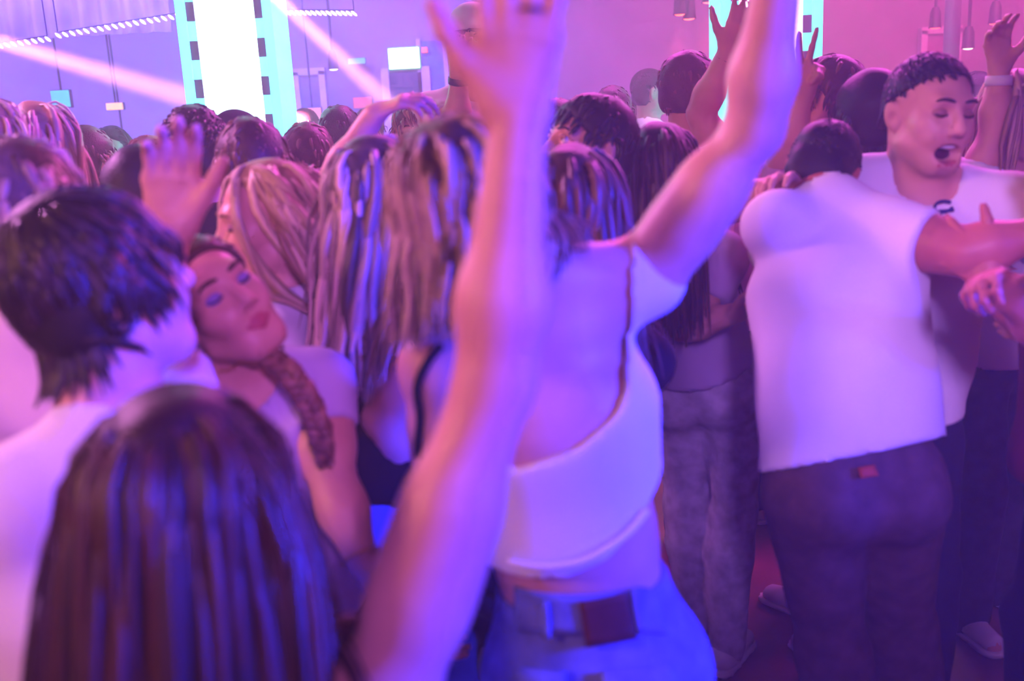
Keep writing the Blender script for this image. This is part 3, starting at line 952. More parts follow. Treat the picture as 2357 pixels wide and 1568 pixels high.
led_pillar(532, 5.0, .45, 'cyan-white glowing light pillar on the left with dark square plates', (190, 255, 255), (80, 235, 255), 7.0, 3.2, .05)
led_pillar(1772, 5.4, .52, 'pink-white glowing light pillar behind the raised bare arm', (255, 205, 250), (60, 225, 235), 3.2, 2.4, -.1)

# ------------------------------------------------------------------ signs and lamps
def lamp_box(name, u0, v0, u1, v1, D, mat, label, cat, rim=None, depth=.05):
    a, b = at(u0, (v0 + v1) / 2, D), at(u1, (v0 + v1) / 2, D)
    t, l = at((u0 + u1) / 2, v0, D)[2], at((u0 + u1) / 2, v1, D)[2]
    c = np.array([(a[0] + b[0]) / 2, D, (t + l) / 2]); hw, hh = (b[0] - a[0]) / 2, (t - l) / 2
    r = empty(name, c, label, cat)
    box('housing', c + [0, depth * .5, 0], (hw, depth * .5, hh), rim or M_dark, r, c, bev=.006)
    box('lit_face', c + [0, -.004, 0], (hw * .94, .008, hh * .9), mat, r, c, bev=.004)
    if D < 8.9: tube_obj('hanger', [c + np.array([0, depth * .5, hh]), np.array([c[0], D + depth * .5, ZC])], .008, M_dark, r, c, 8)
    else: box('bracket', np.array([c[0], (D + depth + YB) / 2, c[2]]), (.03, (YB - D - depth) / 2, .02), M_dark, r, c)
    return r
lamp_box('exit_sign', 893, 108, 967, 160, 9.3, glow('exit_glow', (235, 255, 240), 6.0), 'bright white-green exit sign lit up above the dark door', 'sign', glow('exit_rim', (40, 220, 120), 1.0))
lamp_box('cube_lamp', 118, 206, 162, 249, 7.5, glow('cyan_glow', (30, 200, 235), 1.2), 'cyan cube lamp glowing left of the light pillar', 'lamp')
lamp_box('wall_lamp', 697, 246, 742, 300, 8.8, glow('peach_glow', (255, 140, 110), 1.2), 'peach wall lamp glowing under the framed window', 'lamp')
lamp_box('wall_lamp', 812, 222, 858, 250, 9.2, glow('orange_glow', (250, 90, 80), 1.0), 'dim orange-red wall lamp left of the exit door', 'lamp')
lamp_box('wall_lamp', 800, 133, 842, 148, 9.2, glow('teal_glow', (80, 190, 235), 1.2), 'flat teal lamp high on the back wall left of exit sign', 'lamp')
lamp_box('bar_lamp', 244, 236, 284, 254, 8.4, glow('amber_glow', (255, 180, 90), 1.8), 'small amber bar lamp between cyan cube and light pillar', 'lamp')
lamp_box('indicator_lamp', 272, 306, 288, 316, 8.4, glow('red_glow', (255, 60, 110), 2.0), 'tiny red indicator lamp beneath the amber bar lamp', 'lamp')
lamp_box('indicator_lamp', 970, 108, 984, 122, 9.3, glow('red_glow2', (255, 90, 80), 2.5), 'tiny red lamp at the right end of the exit sign', 'lamp')

def downlight(u, v, D, label, col, st, watt=0, name='red_spotlight'):
    p = at(u, v, D)
    r = empty(name, p, label, 'spotlight')
    a = np.array([[p + np.array([0, 0, .16]), p + np.array([0, 0, .12]), p + np.array([0, 0, .02]), p]])
    V, F = tubes_vf(a, np.array([[.025, .04, .045, .05]]), 14)
    mesh_obj('housing', V, F, M_dark, r, p)
    V, F = ball(p + np.array([0, 0, .006]), (.04, .04, .014))
    mesh_obj('lens', V, F, glow('lens_%d' % col[2], col, st), r, p)
    tube_obj('stem', [p + np.array([0, 0, .15]), np.array([p[0], p[1], (p[2] + ZC) / 2]), np.array([p[0], p[1], ZC])], .012, M_dark, r, p)
    if watt:
        spot('red_spot_light', p - np.array([0, 0, .03]), p - np.array([0, -.1, 1.0]), (1.0, .06, .08), watt, 50, .6, .05).parent = None
    return r
downlight(1566, 34, 7.0, 'red ceiling spotlight, the lower left of the red lamps', (255, 70, 50), 7, 300)
downlight(1586, 44, 7.0, 'red ceiling spotlight, right of its twin above the crowd', (255, 70, 51), 7)
downlight(1632, 6, 6.6, 'red ceiling spotlight nearest the top edge of the picture', (255, 70, 52), 7, 300)
downlight(2152, 65, 8.2, 'small red lamp inside the framed window area at right', (255, 80, 60), 4)
downlight(2228, 112, 7.8, 'small cream lamp just right of the steel post', (255, 215, 190), 4)
downlight(768, 160, 8.8, 'small cream lamp left of the exit sign', (255, 225, 170), 5)
downlight(2290, 55, 7.6, 'small orange-red lamp near the top right corner', (255, 100, 60), 4)

# strings of small warm bulbs
def bulb_string(u0, v0, u1, v1, D, n, label, sag):
    p0, p1 = at(u0, v0, D), at(u1, v1, D)
    r = empty('string_light', p0, label, 'string light', 'strings of warm bulbs')
    t = np.linspace(0, 1, n)
    pts = p0 + (p1 - p0) * t[:, None]; pts[:, 2] -= sag * 4 * t * (1 - t)
    tube_obj('wire', pts + np.array([0, 0, .02]), .004, M_dark, r, p0, 6)
    for q in (pts[0], pts[-1]): tube_obj('hanger', [q + np.array([0, 0, .02]), np.array([q[0], q[1], ZC])], .004, M_dark, r, p0, 6)
    tt = np.linspace(-1, 1, 7); ax = np.array([.75, 0, -.66])
    Vb, Fb = tubes_vf((ax[None] * (tt * .022)[:, None])[None], np.array([[.002, .0055, .0075, .008, .0075, .0055, .002]]), 8)  # bulbs drawn long and aslant, the smear of their light put into the shape
    me = None
    for q in pts:
        if me is None:
            o = mesh_obj('bulb', Vb + p0, Fb, glow('bulb_glow', (255, 205, 180), 7.0), r, p0); me = o.data
        else:
            o = bpy.data.objects.new('bulb', me); COL.objects.link(o); o.parent = r
        o.location = q - p0
bulb_string(0, 106, 110, 90, 6.6, 8, 'short string of warm white bulbs at the left picture edge', .0)
bulb_string(134, 82, 410, 37, 6.6, 18, 'string of warm white bulbs ending at the glowing pillar', .0)
bulb_string(616, 29, 815, 31, 6.6, 18, 'string of warm bulbs right of the glowing cyan pillar', .0)

# hanging drapes, upper left
def drape(u0, u1, v1, D, label):
    a, b = at(u0, v1, D), at(u1, v1, D)
    n = 60; x = np.linspace(a[0], b[0], n); z0 = min(a[2], b[2])
    V, F = [], []
    for k, off in ((0, 0), (1, .012)):
        for j, z in enumerate(np.linspace(z0, ZC, 6)):
            for i in range(n): V.append((x[i], D + off + .04 * math.sin(i * .9) * (1 - .1 * j), z))
    for k in (0, 1):
        for j in range(5):
            for i in range(n - 1):
                q = k * n * 6 + j * n + i
                f = (q, q + 1, q + n + 1, q + n); F.append(f if k == 0 else f[::-1])
    o = mesh_obj('drape', np.array(V), F, cloth('drape', (96, 86, 122), 16, .9, 60, .2), None, (a[0], D, z0))
    set_props(o, label, 'drape')
drape(-60, 395, 72, 7.2, 'pale pleated drape hanging from the ceiling, upper left')

# haze: thin where the camera stands, thicker towards the back of the hall
def haze(y0, y1, dens, label):
    m = bpy.data.materials.new('haze'); m.use_nodes = True
    n = m.node_tree; n.nodes.remove(n.nodes['Principled BSDF'])
    vs = n.nodes.new('ShaderNodeVolumeScatter'); vs.inputs['Color'].default_value = (1, 1, 1, 1)
    vs.inputs['Density'].default_value = dens; vs.inputs['Anisotropy'].default_value = 0.25
    n.links.new(vs.outputs[0], n.nodes['Material Output'].inputs['Volume'])
    o = box('haze', ((XL + XR) / 2, (y0 + y1) / 2, ZC / 2), ((XR - XL) / 2 - .02, (y1 - y0) / 2, ZC / 2 - .02), m)
    set_props(o, label, 'haze', kind='stuff')
haze(YN + .02, 2.6, HAZE_NEAR, 'thin stage haze over the dancers nearest the camera')
haze(2.602, YB - .02, HAZE, 'denser stage haze in the back of the hall')

# ------------------------------------------------------------------ clothes and hair used below
WHITE = cloth('white', (236, 232, 236), 8)
WHITE2 = cloth('white_jersey', (244, 242, 246), 6, .8, 300, .15)
LILAC = cloth('lilac', (206, 186, 222), 14)
BLACK = cloth('black', (26, 22, 30), 8)
NAVY = cloth('navy', (34, 36, 66), 10)
GREY = cloth('grey', (120, 116, 124), 16)
PINK = cloth('pink', (222, 170, 196), 14)
RED = cloth('dark_red', (120, 36, 50), 14)
CREAM = cloth('cream', (226, 212, 204), 12)
BLUEJ = denim('blue', (108, 120, 174))
PALEJ = denim('pale', (190, 184, 198))
DARKJ = denim('dark', (54, 50, 62))
H_ASH = ('ash', (70, 50, 42), (206, 168, 138))
H_BLOND = ('blond', (150, 112, 80), (236, 206, 168))
H_STREAK = ('streak', (50, 36, 34), (224, 190, 168))
H_BRUN = ('brunette', (40, 20, 17), (78, 42, 32))
H_BROWN = ('brown', (58, 36, 30), (128, 84, 62))
H_DARK = ('dark', (14, 9, 12), (46, 28, 28))
H_BLACK = ('black', (8, 7, 10), (26, 20, 24))

def short(mat, L=.05, n=260, **k):
    d = dict(style='short', len=L, n=n, mat=mat, seg=7, r=.0048, lift=.15, shell=.011, vol=.008, mess=.12); d.update(k); return d
def crop(mat, **k):
    d = dict(style='short', len=.014, n=420, mat=mat, seg=4, r=.0028, lift=.25, shell=.005, sides=4, g=.0, vol=.002); d.update(k); return d
def long(mat, L=.5, n=200, **k):
    d = dict(style='long', len=L, n=int(n * 1.25), mat=mat, seg=14, r=.0066, shell=.008, vol=.014, sides=4); d.update(k); return d

def strap(c, pix, name, mat, r=.006, flat=.35, off=.003, label=None, f=None, n=26):
    P = smooth_path([at(*p) for p in pix], n)
    P = on_skin(f or c['body'], P, off)
    gr = c['F']
    return tube_obj(name, P, r, mat, c['root'], c['base'], 8, flat, ref=gr, label=label)

def patch(c, name, quad, mat, off, nx=8, ny=6, th=.004, label=None):
    f = c['botf']
    (a, b, d, e) = [np.array(at(*q)) for q in quad]
    V = []
    for k in (0, 1):
        for j in range(ny + 1):
            for i in range(nx + 1):
                x, y = i / nx, j / ny
                V.append((a * (1 - x) + b * x) * (1 - y) + (e * (1 - x) + d * x) * y)
    V = np.array(V); h = len(V) // 2
    W = on_skin(Field(f.prims, [], None), V[:h], off); W2 = on_skin(Field(f.prims, [], None), V[h:], off - th)
    F = []
    for j in range(ny):
        for i in range(nx):
            q = j * (nx + 1) + i
            F.append((q, q + nx + 1, q + nx + 2, q + 1)); F.append((h + q, h + q + 1, h + q + nx + 2, h + q + nx + 1))
    ring = [i for i in range(nx + 1)] + [(nx + 1) * (j + 1) - 1 for j in range(1, ny + 1)] + [ny * (nx + 1) + i for i in range(nx - 1, -1, -1)] + [(nx + 1) * j for j in range(ny - 1, 0, -1)]
    for i in range(len(ring)):
        a_, b_ = ring[i], ring[(i + 1) % len(ring)]
        F.append((a_, b_, b_ + h, a_ + h))
    return mesh_obj(name, np.concatenate([W, W2]), F, mat, c['bottom'], c['base'], label=label)
# ---- the woman in the white one-shoulder top
kz = lambda u, v, D: at(u, v, D)
def poly_cut(pts, D, lower):
    """keep the cloth above (lower=True) or below a line drawn across the back"""
    Q = np.array([at(u, v, D) for u, v in pts]); o = np.argsort(Q[:, 0]); xs, zs = Q[o, 0], Q[o, 2]
    def f(P, d):
        z = np.interp(P[:, 0], xs, zs)
        e = (z - P[:, 2]) if lower else (P[:, 2] - z)
        return np.maximum(d, e * .75)
    return f
def woman_extra(c):
    blk = cloth('strap_black', (22, 20, 26), 6)
    strap(c, [(1008, 770, 1.25), (965, 830, 1.24), (938, 900, 1.25), (940, 980, 1.27), (952, 1060, 1.3)], 'bra_strap', blk, .006, .3, .003, 'thin black strap')
    wrist_band(c, 'L', 'sleeve_band', WHITE2, .62, .046, .005, .03, 'white sleeve band slipped down the upper arm', seg=('S', 'E'))
    D = 1.28
    patch(c, 'leather_patch', [(1332, 1402, D), (1468, 1380, D), (1482, 1478, D), (1348, 1500, D)], noisy('patch_leather', (92, 46, 40), (74, 34, 32), 20, .6, .3, 120), .011, label='brown leather waistband patch')
    patch(c, 'belt_loop', [(1478, 1378, D), (1512, 1372, D), (1520, 1462, D), (1486, 1468, D)], BLUEJ, .012, 3, 5)
    patch(c, 'belt_loop', [(1228, 1412, D), (1250, 1412, D), (1254, 1490, D), (1230, 1490, D)], BLUEJ, .012, 3, 5)
    patch(c, 'waistband', [(1098, 1404, D), (1590, 1372, D), (1600, 1462, D), (1094, 1490, D)], BLUEJ, .007, 24, 5)
    patch(c, 'back_pocket', [(1380, 1552, D), (1570, 1530, D), (1590, 1700, D), (1400, 1740, D)], BLUEJ, .008, 10, 6)
    patch(c, 'back_pocket', [(1130, 1552, D), (1300, 1556, D), (1310, 1740, D), (1120, 1720, D)], BLUEJ, .008, 10, 6)
    # hem and neckline rolls of the top
    strap(c, [(1136, 1318, 1.28), (1250, 1326, 1.26), (1350, 1304, 1.26), (1450, 1236, 1.28), (1500, 1178, 1.30)], 'hem', WHITE2, .006, .8, .006, f=Field(c['topf'].prims, [], None)).parent = c['top']

hemline = [(900, 1345), (1130, 1335), (1200, 1334), (1300, 1322), (1400, 1280), (1480, 1200), (1545, 1118), (1650, 1050)]
neckln = [(850, 1010), (1000, 1040), (1190, 1068), (1330, 1015), (1420, 950), (1446, 900), (1462, 700), (1468, 560), (1475, 380), (1700, 300)]
person('woman from behind in white one-shoulder crop top and blue jeans, bare arm thrown up', (1082, 478, 1.33), yaw=6, hyaw=-12, htilt=-27, hpitch=-4,
       pelvis=(1362, 1500, 1.42), neck=(1222, 650, 1.37), sh=((1012, 850, 1.33), (1484, 640, 1.42)), H=1.70, build=.98,
       arms=(dict(eo=(.03, .02, -.27), w=(1010, 1420, 1.55)), dict(e=(1736, 296, 1.36), w=(1802, -120, 1.3), n=(-.3, 1, 0), t=.97)),
       top=dict(type='crop', mat=WHITE2, hem=-.02, sleeve=0, th=.007, loose=.0, neck=.02, wr=.0012, vox=.006,
                cuts=[poly_cut(hemline, 1.30, True), poly_cut(neckln, 1.30, False)]),
       bottom=dict(mat=BLUEJ, waist=.135, th=.009, wr=.002, vox=.006), hair=long(H_ASH, .34, 760, r=.0042, vol=.012, wave=.005, wf=7, wind=(-.12, 0, 0), end=.10, endx=-.4),
       vox=.0065, fvox=.004, hvox=.005, seed=1, extra=woman_extra)

# ---- the brunette right in front of the lens, arm up
def brunette_extra(c):
    p = c['hands'][16 + 1 + 6]
    wrist_band(c, 'R', 'ring', noisy('dark_silver', (70, 62, 70), (50, 44, 52), 9, .3, 0, metal=.8), .45, .0115, .0022, ab=(p.p0, p.p1))
person('long-haired brunette from behind nearest the lens, bare right arm raised, palm forward', (432, 1158, .90), yaw=-4, hyaw=4, hpitch=-6,
       neck=(445, 1575, .92), sh=((90, 1760, .93), (875, 1640, .86)), pelvis=(420, 2500, .98), H=1.60,
       arms=(dict(eo=(.05, .02, -.25)), dict(e=(1142, 872, .92), w=(1192, 285, .95), hd=(.07, .03, 1), n=(.12, 1, 0), curl=(6, 12, 8), spread=.1, thumb=(.62, .74, .05), t=1.04, hs=1.08)),
       top=dict(type='tank', mat=cloth('plum', (70, 40, 66), 12), hem=-.05, sleeve=0, th=.008), bottom=dict(mat=DARKJ),
       hair=long(H_BRUN, .6, 1150, r=.0044, vol=.014, wave=.003, wf=6, g=.3, end=.45), vox=.008, fvox=.0035, seed=2, extra=brunette_extra)

# ---- the dark-haired boy at left
person('dark-haired young man in white t-shirt at left, seen from behind, hand raised before him', (232, 655, 1.24), yaw=28, hyaw=48, hpitch=10, htilt=-4, sex='m', H=1.72, hs=.97,
       neck=(270, 1000, 1.2), sh=((70, 1150, 1.16), (480, 1130, 1.28)), pelvis=(250, 1900, 1.3),
       arms=(dict(eo=(.06, .03, -.27)), dict(e=(330, 770, 1.5), w=(388, 545, 1.5), hd=(.16, .02, 1), n=(.25, -1, .1), curl=(12, 24, 24), spread=.03, thumb=(.5, .85, .2), hs=1.0)),
       top=dict(type='tee', mat=WHITE, hem=-.08, sleeve=.7, loose=.03), bottom=dict(mat=NAVY),
       hair=short(H_DARK, .098, 680, r=.0045, lift=.06, g=.1, shell=.011, mess=.1, vol=.008), vox=.0075, fvox=.004, hvox=.005, seed=3)

# ---- the woman with the braid
def braid_extra(c):
    P = smooth_path([at(*p) for p in [(590, 800, 1.62), (660, 850, 1.55), (710, 920, 1.52), (738, 1000, 1.52), (752, 1075, 1.54)]], 40)
    S = []
    t = np.linspace(0, 1, 40)
    side = np.array([1.0, 0, .3]); dep = np.array([0, 1.0, 0])
    for k in range(3):
        a = t * 34 + k * 2.094
        S.append(P + side * (np.sin(a) * .012)[:, None] + dep * (np.sin(2 * a) * .008)[:, None])
    V, F = tubes_vf(np.array(S), np.full((3, 40), .0115) * np.clip((1.1 - t) * 3, .4, 1)[None], 7)
    mesh_obj('braid', V, F, hair_mat('braid', (112, 72, 56), (178, 128, 100)), c['root'], c['base'])
    strap(c, [(505, 850, 1.6), (540, 885, 1.57), (575, 890, 1.56), (598, 860, 1.57), (602, 830, 1.6)], 'necklace', noisy('gold', (230, 180, 120), (210, 160, 100), 20, .3, 0, metal=.9), .002, 1, .002)
    wrist_band(c, 'L', 'bracelet', MATS['gold'], .9, .031, .0028)
person('woman with brown braid and lilac top, head tipped back, eyes closed, blue eyeshadow', (493, 695, 1.62), yaw=165, hyaw=142, hpitch=22, htilt=26, H=1.60,
       neck=(520, 850, 1.66), pelvis=(640, 1420, 1.7), arms=(dict(e=(770, 1120, 1.58), w=(838, 1300, 1.5)), dict(eo=(.06, .02, -.26))),
       top=dict(type='tee', mat=LILAC, hem=-.03, sleeve=.45, th=.007, neck=.1, loose=.005), bottom=dict(mat=DARKJ), hair=short(H_BROWN, .09, 300, lift=.02, g=.02, comb=(0, -2.5, .2), mess=.03, line=.0),
       eyes=dict(open=False, lid=(150, 128, 196), brow=(58, 36, 32)), lips=(196, 96, 104), vox=.0085, fvox=.0055, hvox=.0042, seed=4, extra=braid_extra)

# ---- blonde in profile
person('blonde woman in profile facing left, long wavy pale hair down her back', (618, 505, 2.02), yaw=-85, hyaw=-114, hpitch=-6, H=1.66,
       top=dict(type='long', mat=WHITE, hem=-.05, sleeve=1.8), bottom=dict(mat=DARKJ), hair=long(H_BLOND, .5, 300, wave=.008, wf=9, wind=(.16, 0, 0), back=.5, line=.02),
       eyes=dict(open=False, lid=(190, 140, 150), brow=(150, 110, 80)), lips=(200, 110, 116), vox=.010, fvox=.007, hvox=.005, seed=5)

# ---- streaked hair, black tank
def tank_extra(c):
    wrist_band(c, 'L', 'wristband', WHITE, .92, .032, .004, .012)
person('woman in black tank top and denim shorts with streaked blonde hair, side-on', (876, 462, 1.92), yaw=52, hyaw=25, H=1.68, pelvis=(838, 1165, 1.9),
       arms=(dict(eo=(.04, .05, -.26)), dict(e=(880, 960, 1.78), w=(960, 1150, 1.86))),
       top=dict(type='tank', mat=BLACK, hem=.06, sleeve=0, th=.007), bottom=dict(mat=BLUEJ, len=.36, waist=.1), hair=long(H_STREAK, .45, 300, wave=.006, wf=9, wind=(-.03, 0, 0), end=.3),
       vox=.010, fvox=.007, seed=6, extra=tank_extra)

# ---- long dark hair and pale jeans, reaching to the right
def belt_extra(c):
    f = Field(c['botf'].prims, [], None)
    U, PV, Rt, F, s = c['U'], c['PV'], c['Rt'], c['F'], c['s']
    pts = [PV + U * .085 * s + (Rt * math.cos(a) * .17 + F * math.sin(a) * .13) for a in np.linspace(0, 2 * math.pi, 41)]
    P = on_skin(f, pts, .004)
    b = tube_obj('belt', P, .014, BLACK, c['bottom'], c['base'], 8, .3, ref=F)
    b0 = P[np.argmin(P[:, 1])]
    V, Fq = box_vf(b0 + np.array([-.03, -.006, 0]), (.022, .005, .014), bev=.004)
    mesh_obj('buckle', V, Fq, noisy('brass', (210, 160, 60), (180, 130, 40), 9, .3, 0, metal=.8), c['bottom'], c['base'])
person('woman with straight dark hair, pale jeans and studded belt, arm reaching to the right', (1515, 392, 2.62), yaw=25, hyaw=-8, H=1.70,
       pelvis=(1612, 850, 2.78), feet=((1600, 1440, 2.9), (1672, 1500, 2.8)),
       arms=(dict(e=(1700, 470, 2.5), w=(1786, 428, 2.4), n=(0, -.3, -1), curl=(20, 30, 30)), dict(e=(1572, 752, 2.55), w=(1690, 722, 2.45), n=(0, .4, 1), curl=(30, 40, 30))),
       top=dict(type='tee', mat=LILAC, hem=.04, sleeve=.45), bottom=dict(mat=PALEJ, flare=.0, th=.008, wr=.003), hair=long(H_BRUN, .46, 240, wind=(-.02, 0, 0)),
       vox=.010, fvox=.008, seed=7, extra=belt_extra)

# ---- the laughing man
def tee_logo(c):
    f = c['topf']
    navy = cloth('print_navy', (58, 54, 120), 10)
    def ring(cu, cv, ru, rv, a0, a1, n=16):
        return [(cu + ru * math.cos(a), cv + rv * math.sin(a), 2.22) for a in np.linspace(a0, a1, n)]
    strap(c, ring(2196, 458, 24, 13, .3, 5.6), 'chest_print', navy, .004, .3, .002, 'dark blue chest print', f=Field(f.prims, [], None), n=20)
    strap(c, ring(2170, 478, 20, 12, 2.2, 7.4), 'chest_print', navy, .004, .3, .002, 'dark blue chest print', f=Field(f.prims, [], None), n=20)
    strap(c, [(2150, 470, 2.22), (2185, 466, 2.22), (2222, 470, 2.22)], 'chest_print', navy, .004, .3, .002, 'dark blue chest print', f=Field(f.prims, [], None), n=12)
person('laughing man in white t-shirt with small chest print, facing the camera, mouth wide open', (2137, 258, 2.35), yaw=172, hyaw=166, hpitch=-4, htilt=-5, sex='m', hs=1.0, H=1.86,
       neck=(2118, 420, 2.38), pelvis=(2045, 985, 2.42), feet=((2120, 1600, 2.5), (2030, 1600, 2.5)), sh=((2330, 480, 2.33), (1990, 440, 2.42)), jaw=1.08,
       arms=(dict(e=(2470, 590, 2.25), w=(2420, 700, 2.05)), dict(e=(1930, 600, 2.5), w=(1840, 470, 2.35), n=(0, -.2, -1))),
       top=dict(type='tee', mat=WHITE2, hem=.05, sleeve=.68, loose=.03, wr=.004), bottom=dict(mat=NAVY), hair=crop(H_DARK, line=.024, nl=(0, -.6, .8), len=.024, lift=.5, n=620, shell=.004),
       mouth=True, eyes=dict(open=False, lid=(176, 122, 106), brow=(60, 40, 34)), lips=(196, 108, 100), vox=.010, fvox=.007, hvox=.0035, seed=8, extra=tee_logo)

# ---- the bending man
def patch_extra(c):
    patch(c, 'leather_patch', [(2012, 1046, 1.8), (2058, 1040, 1.8), (2062, 1080, 1.8), (2016, 1086, 1.8)], noisy('patch_orange', (190, 84, 30), (166, 70, 26), 20, .6, .2, 100), .012, 4, 4, label='orange leather patch')
person('man in white t-shirt and dark jeans bending forward, back to camera, arms spread', (1893, 398, 2.34), yaw=-6, hyaw=20, hpitch=-38, htilt=12, sex='m', H=1.80, hs=.92,
       neck=(1905, 482, 2.24), pelvis=(1962, 1085, 2.02), sh=((1790, 520, 2.18), (2050, 532, 2.14)), feet=((1990, 1760, 2.05), (2105, 1740, 2.2)),
       arms=(dict(e=(1812, 610, 2.46), w=(1800, 560, 2.7)), dict(e=(2218, 584, 2.02), w=(2400, 535, 2.0), n=(0, .5, -1))),
       top=dict(type='tee', mat=WHITE, hem=.035, hemr=.16, sleeve=.55, loose=.045, wr=.0048, wf=24, slw=.025), bottom=dict(mat=denim('brown', (84, 62, 62)), flare=.02, th=.014), hair=crop(H_DARK, line=-.01), skin='ruddy',
       vox=.0085, fvox=.007, seed=9, extra=patch_extra)

# ---- curly hair, white tee, grey trousers behind them
person('curly brown-haired person in white t-shirt and grey trousers behind the laughing man', (2272, 312, 3.25), yaw=10, sex='m', H=1.74,
       pelvis=(2222, 890, 3.35), feet=((2190, 1250, 3.5), (2250, 1330, 3.35)), arms=(dict(e=(2120, 640, 3.1), w=(2215, 640, 2.9)), None),
       top=dict(type='tee', mat=WHITE, hem=-.02, sleeve=.6, loose=.03), bottom=dict(mat=GREY, flare=.025, wr=.005), hair=short(H_BROWN, .10, 320, mess=.5, lift=.6, wave=.01, wf=16, r=.009, seg=12, g=.15), vox=.011, seed=10)

# ---- right edge
person('person in dark red top and navy trousers cut off by the right picture edge', (2530, 360, 2.05), yaw=-60, sex='m', H=1.74, skin='ruddy',
       arms=(dict(e=(2370, 720, 1.95), w=(2275, 640, 1.98), curl=(30, 40, 30)), dict(e=(2420, 760, 1.85), w=(2330, 690, 1.8), curl=(40, 50, 40))),
       top=dict(type='tee', mat=RED, hem=-.05, sleeve=.6), bottom=dict(mat=NAVY), hair=short(H_DARK), shoes=(40, 36, 44), vox=.011, fvox=.007, seed=11)

# ---- left edge
def left_extra(c): pass
person('short-haired blond person in long-sleeved pink-white shirt at the left picture edge', (72, 500, 1.62), yaw=5, sex='m', H=1.72,
       arms=(dict(e=(-10, 1120, 1.42), w=(34, 1440, 1.36)), None),
       top=dict(type='long', mat=cloth('blush', (232, 206, 222), 10), hem=-.08, sleeve=1.92, loose=.02), bottom=dict(mat=GREY), hair=short(H_ASH, .075, 420, lift=.2, mess=.2, r=.0052, g=.1), vox=.010, fvox=.006, seed=12)

# ---- heads directly behind
person('brown-haired woman half hidden behind the raised forearm, hair to her shoulders', (1316, 480, 1.86), yaw=8, H=1.62, lean=(-.2, .08), build=.92, arms=(dict(eo=(.0, .1, -.24)), dict(eo=(-.02, .12, -.22))),
       top=dict(type='tee', mat=BLACK, hem=-.04, sleeve=.4), bottom=dict(mat=DARKJ), hair=long(H_BROWN, .38, 240, wind=(.05, 0, 0)), vox=.011, seed=13)
person('dark-haired man in black top looking left, ear showing, left of the dark-haired woman', (1356, 338, 2.5), yaw=-60, hyaw=-112, hpitch=14, sex='m', H=1.76,
       top=dict(type='tee', mat=BLACK, hem=-.05, sleeve=.6), bottom=dict(mat=DARKJ), hair=short(H_BLACK, .05, 320, lift=.3), eyes=dict(open=True), lips=(180, 96, 96), vox=.011, hvox=.006, seed=14)
person('person with round black hair between the cropped head and the laughing man', (2003, 275, 2.85), yaw=-15, H=1.72, sex='m',
       top=dict(type='tee', mat=BLACK, sleeve=.6), bottom=dict(mat=DARKJ), hair=short(H_BLACK, .07, 420, lift=.25, shell=.02, g=.14, r=.008), vox=.012, seed=15)
person('person with long auburn hair raising a bent bare arm behind the blonde', (712, 500, 2.42), yaw=12, H=1.64,
       arms=(None, dict(e=(770, 420, 2.36), w=(858, 268, 2.34), hd=(.8, -.1, .35), n=(.2, .3, -1), curl=(25, 30, 25))),
       top=dict(type='tank', mat=PINK, sleeve=0), bottom=dict(mat=DARKJ), hair=long(('auburn', (70, 34, 30), (150, 88, 66)), .5, 220), vox=.011, fvox=.007, seed=16)

# ---- left background
person('blonde long-haired woman from behind, beneath the cyan cube lamp', (98, 335, 2.95), yaw=0, H=1.72, top=dict(type='tee', mat=WHITE), bottom=dict(mat=DARKJ), hair=long(H_BLOND, .42, 200, vol=.02), vox=.013, seed=20)
person('brown-haired man in pink shirt, small behind the left crowd', (208, 372, 3.7), yaw=20, sex='m', H=1.72, top=dict(type='tee', mat=PINK), bottom=dict(mat=DARKJ), hair=short(H_BROWN, .05, 200), vox=.014, seed=21)
person('black-haired person from behind, just right of the dark-haired young man', (336, 455, 2.45), yaw=5, sex='m', H=1.62, top=dict(type='tee', mat=NAVY), bottom=dict(mat=DARKJ), hair=short(H_BLACK, .06, 260, shell=.018), vox=.013, seed=22)
person('light brown head with pink neck far behind the raised palm', (352, 400, 3.3), yaw=-10, H=1.64, top=dict(type='tee', mat=CREAM), bottom=dict(mat=DARKJ), hair=short(('lightbrown', (110, 74, 56), (176, 130, 100)), .05, 200), vox=.014, seed=23)
person('pink-lit fair-haired person cut by the left edge, far back', (-8, 335, 2.7), yaw=15, H=1.68, top=dict(type='tee', mat=WHITE), bottom=dict(mat=DARKJ), hair=long(H_BLOND, .3, 160), vox=.014, seed=24)
person('curly dark-haired man behind the raised palm, under the glowing pillar', (455, 345, 3.0), yaw=0, sex='m', H=1.76, top=dict(type='tee', mat=BLACK), bottom=dict(mat=DARKJ), hair=short(H_DARK, .07, 300, mess=.6, lift=.6, wave=.008, wf=14, seg=10), vox=.013, seed=25)
person('brown-haired man right of the raised palm, in front of the pillar foot', (585, 392, 2.5), yaw=-12, sex='m', H=1.72, top=dict(type='tee', mat=GREY), bottom=dict(mat=DARKJ), hair=short(H_BROWN, .055, 300), vox=.012, seed=26)
person('person in dark cap directly before the glowing pillar', (552, 342, 3.6), yaw=10, sex='m', H=1.74, top=dict(type='tee', mat=NAVY), bottom=dict(mat=DARKJ), hair=crop(H_BLACK), vox=.013, seed=27,
       extra=lambda c: cap(c, cloth('cap_navy', (24, 26, 60), 6), cloth('cap_black', (18, 18, 26), 4), True))
person('person with streaky brown hair right of the glowing pillar', (712, 370, 3.3), yaw=0, H=1.66, top=dict(type='tee', mat=PINK), bottom=dict(mat=DARKJ), hair=short(('streakbrown', (70, 44, 44), (190, 140, 120)), .08, 240, lift=.2), vox=.013, seed=28)
person('dark-haired person far back between pillar and exit sign', (785, 315, 4.3), yaw=0, sex='m', H=1.76, top=dict(type='tee', mat=WHITE), bottom=dict(mat=DARKJ), hair=short(H_BLACK, .05, 160), vox=.016, seed=29)
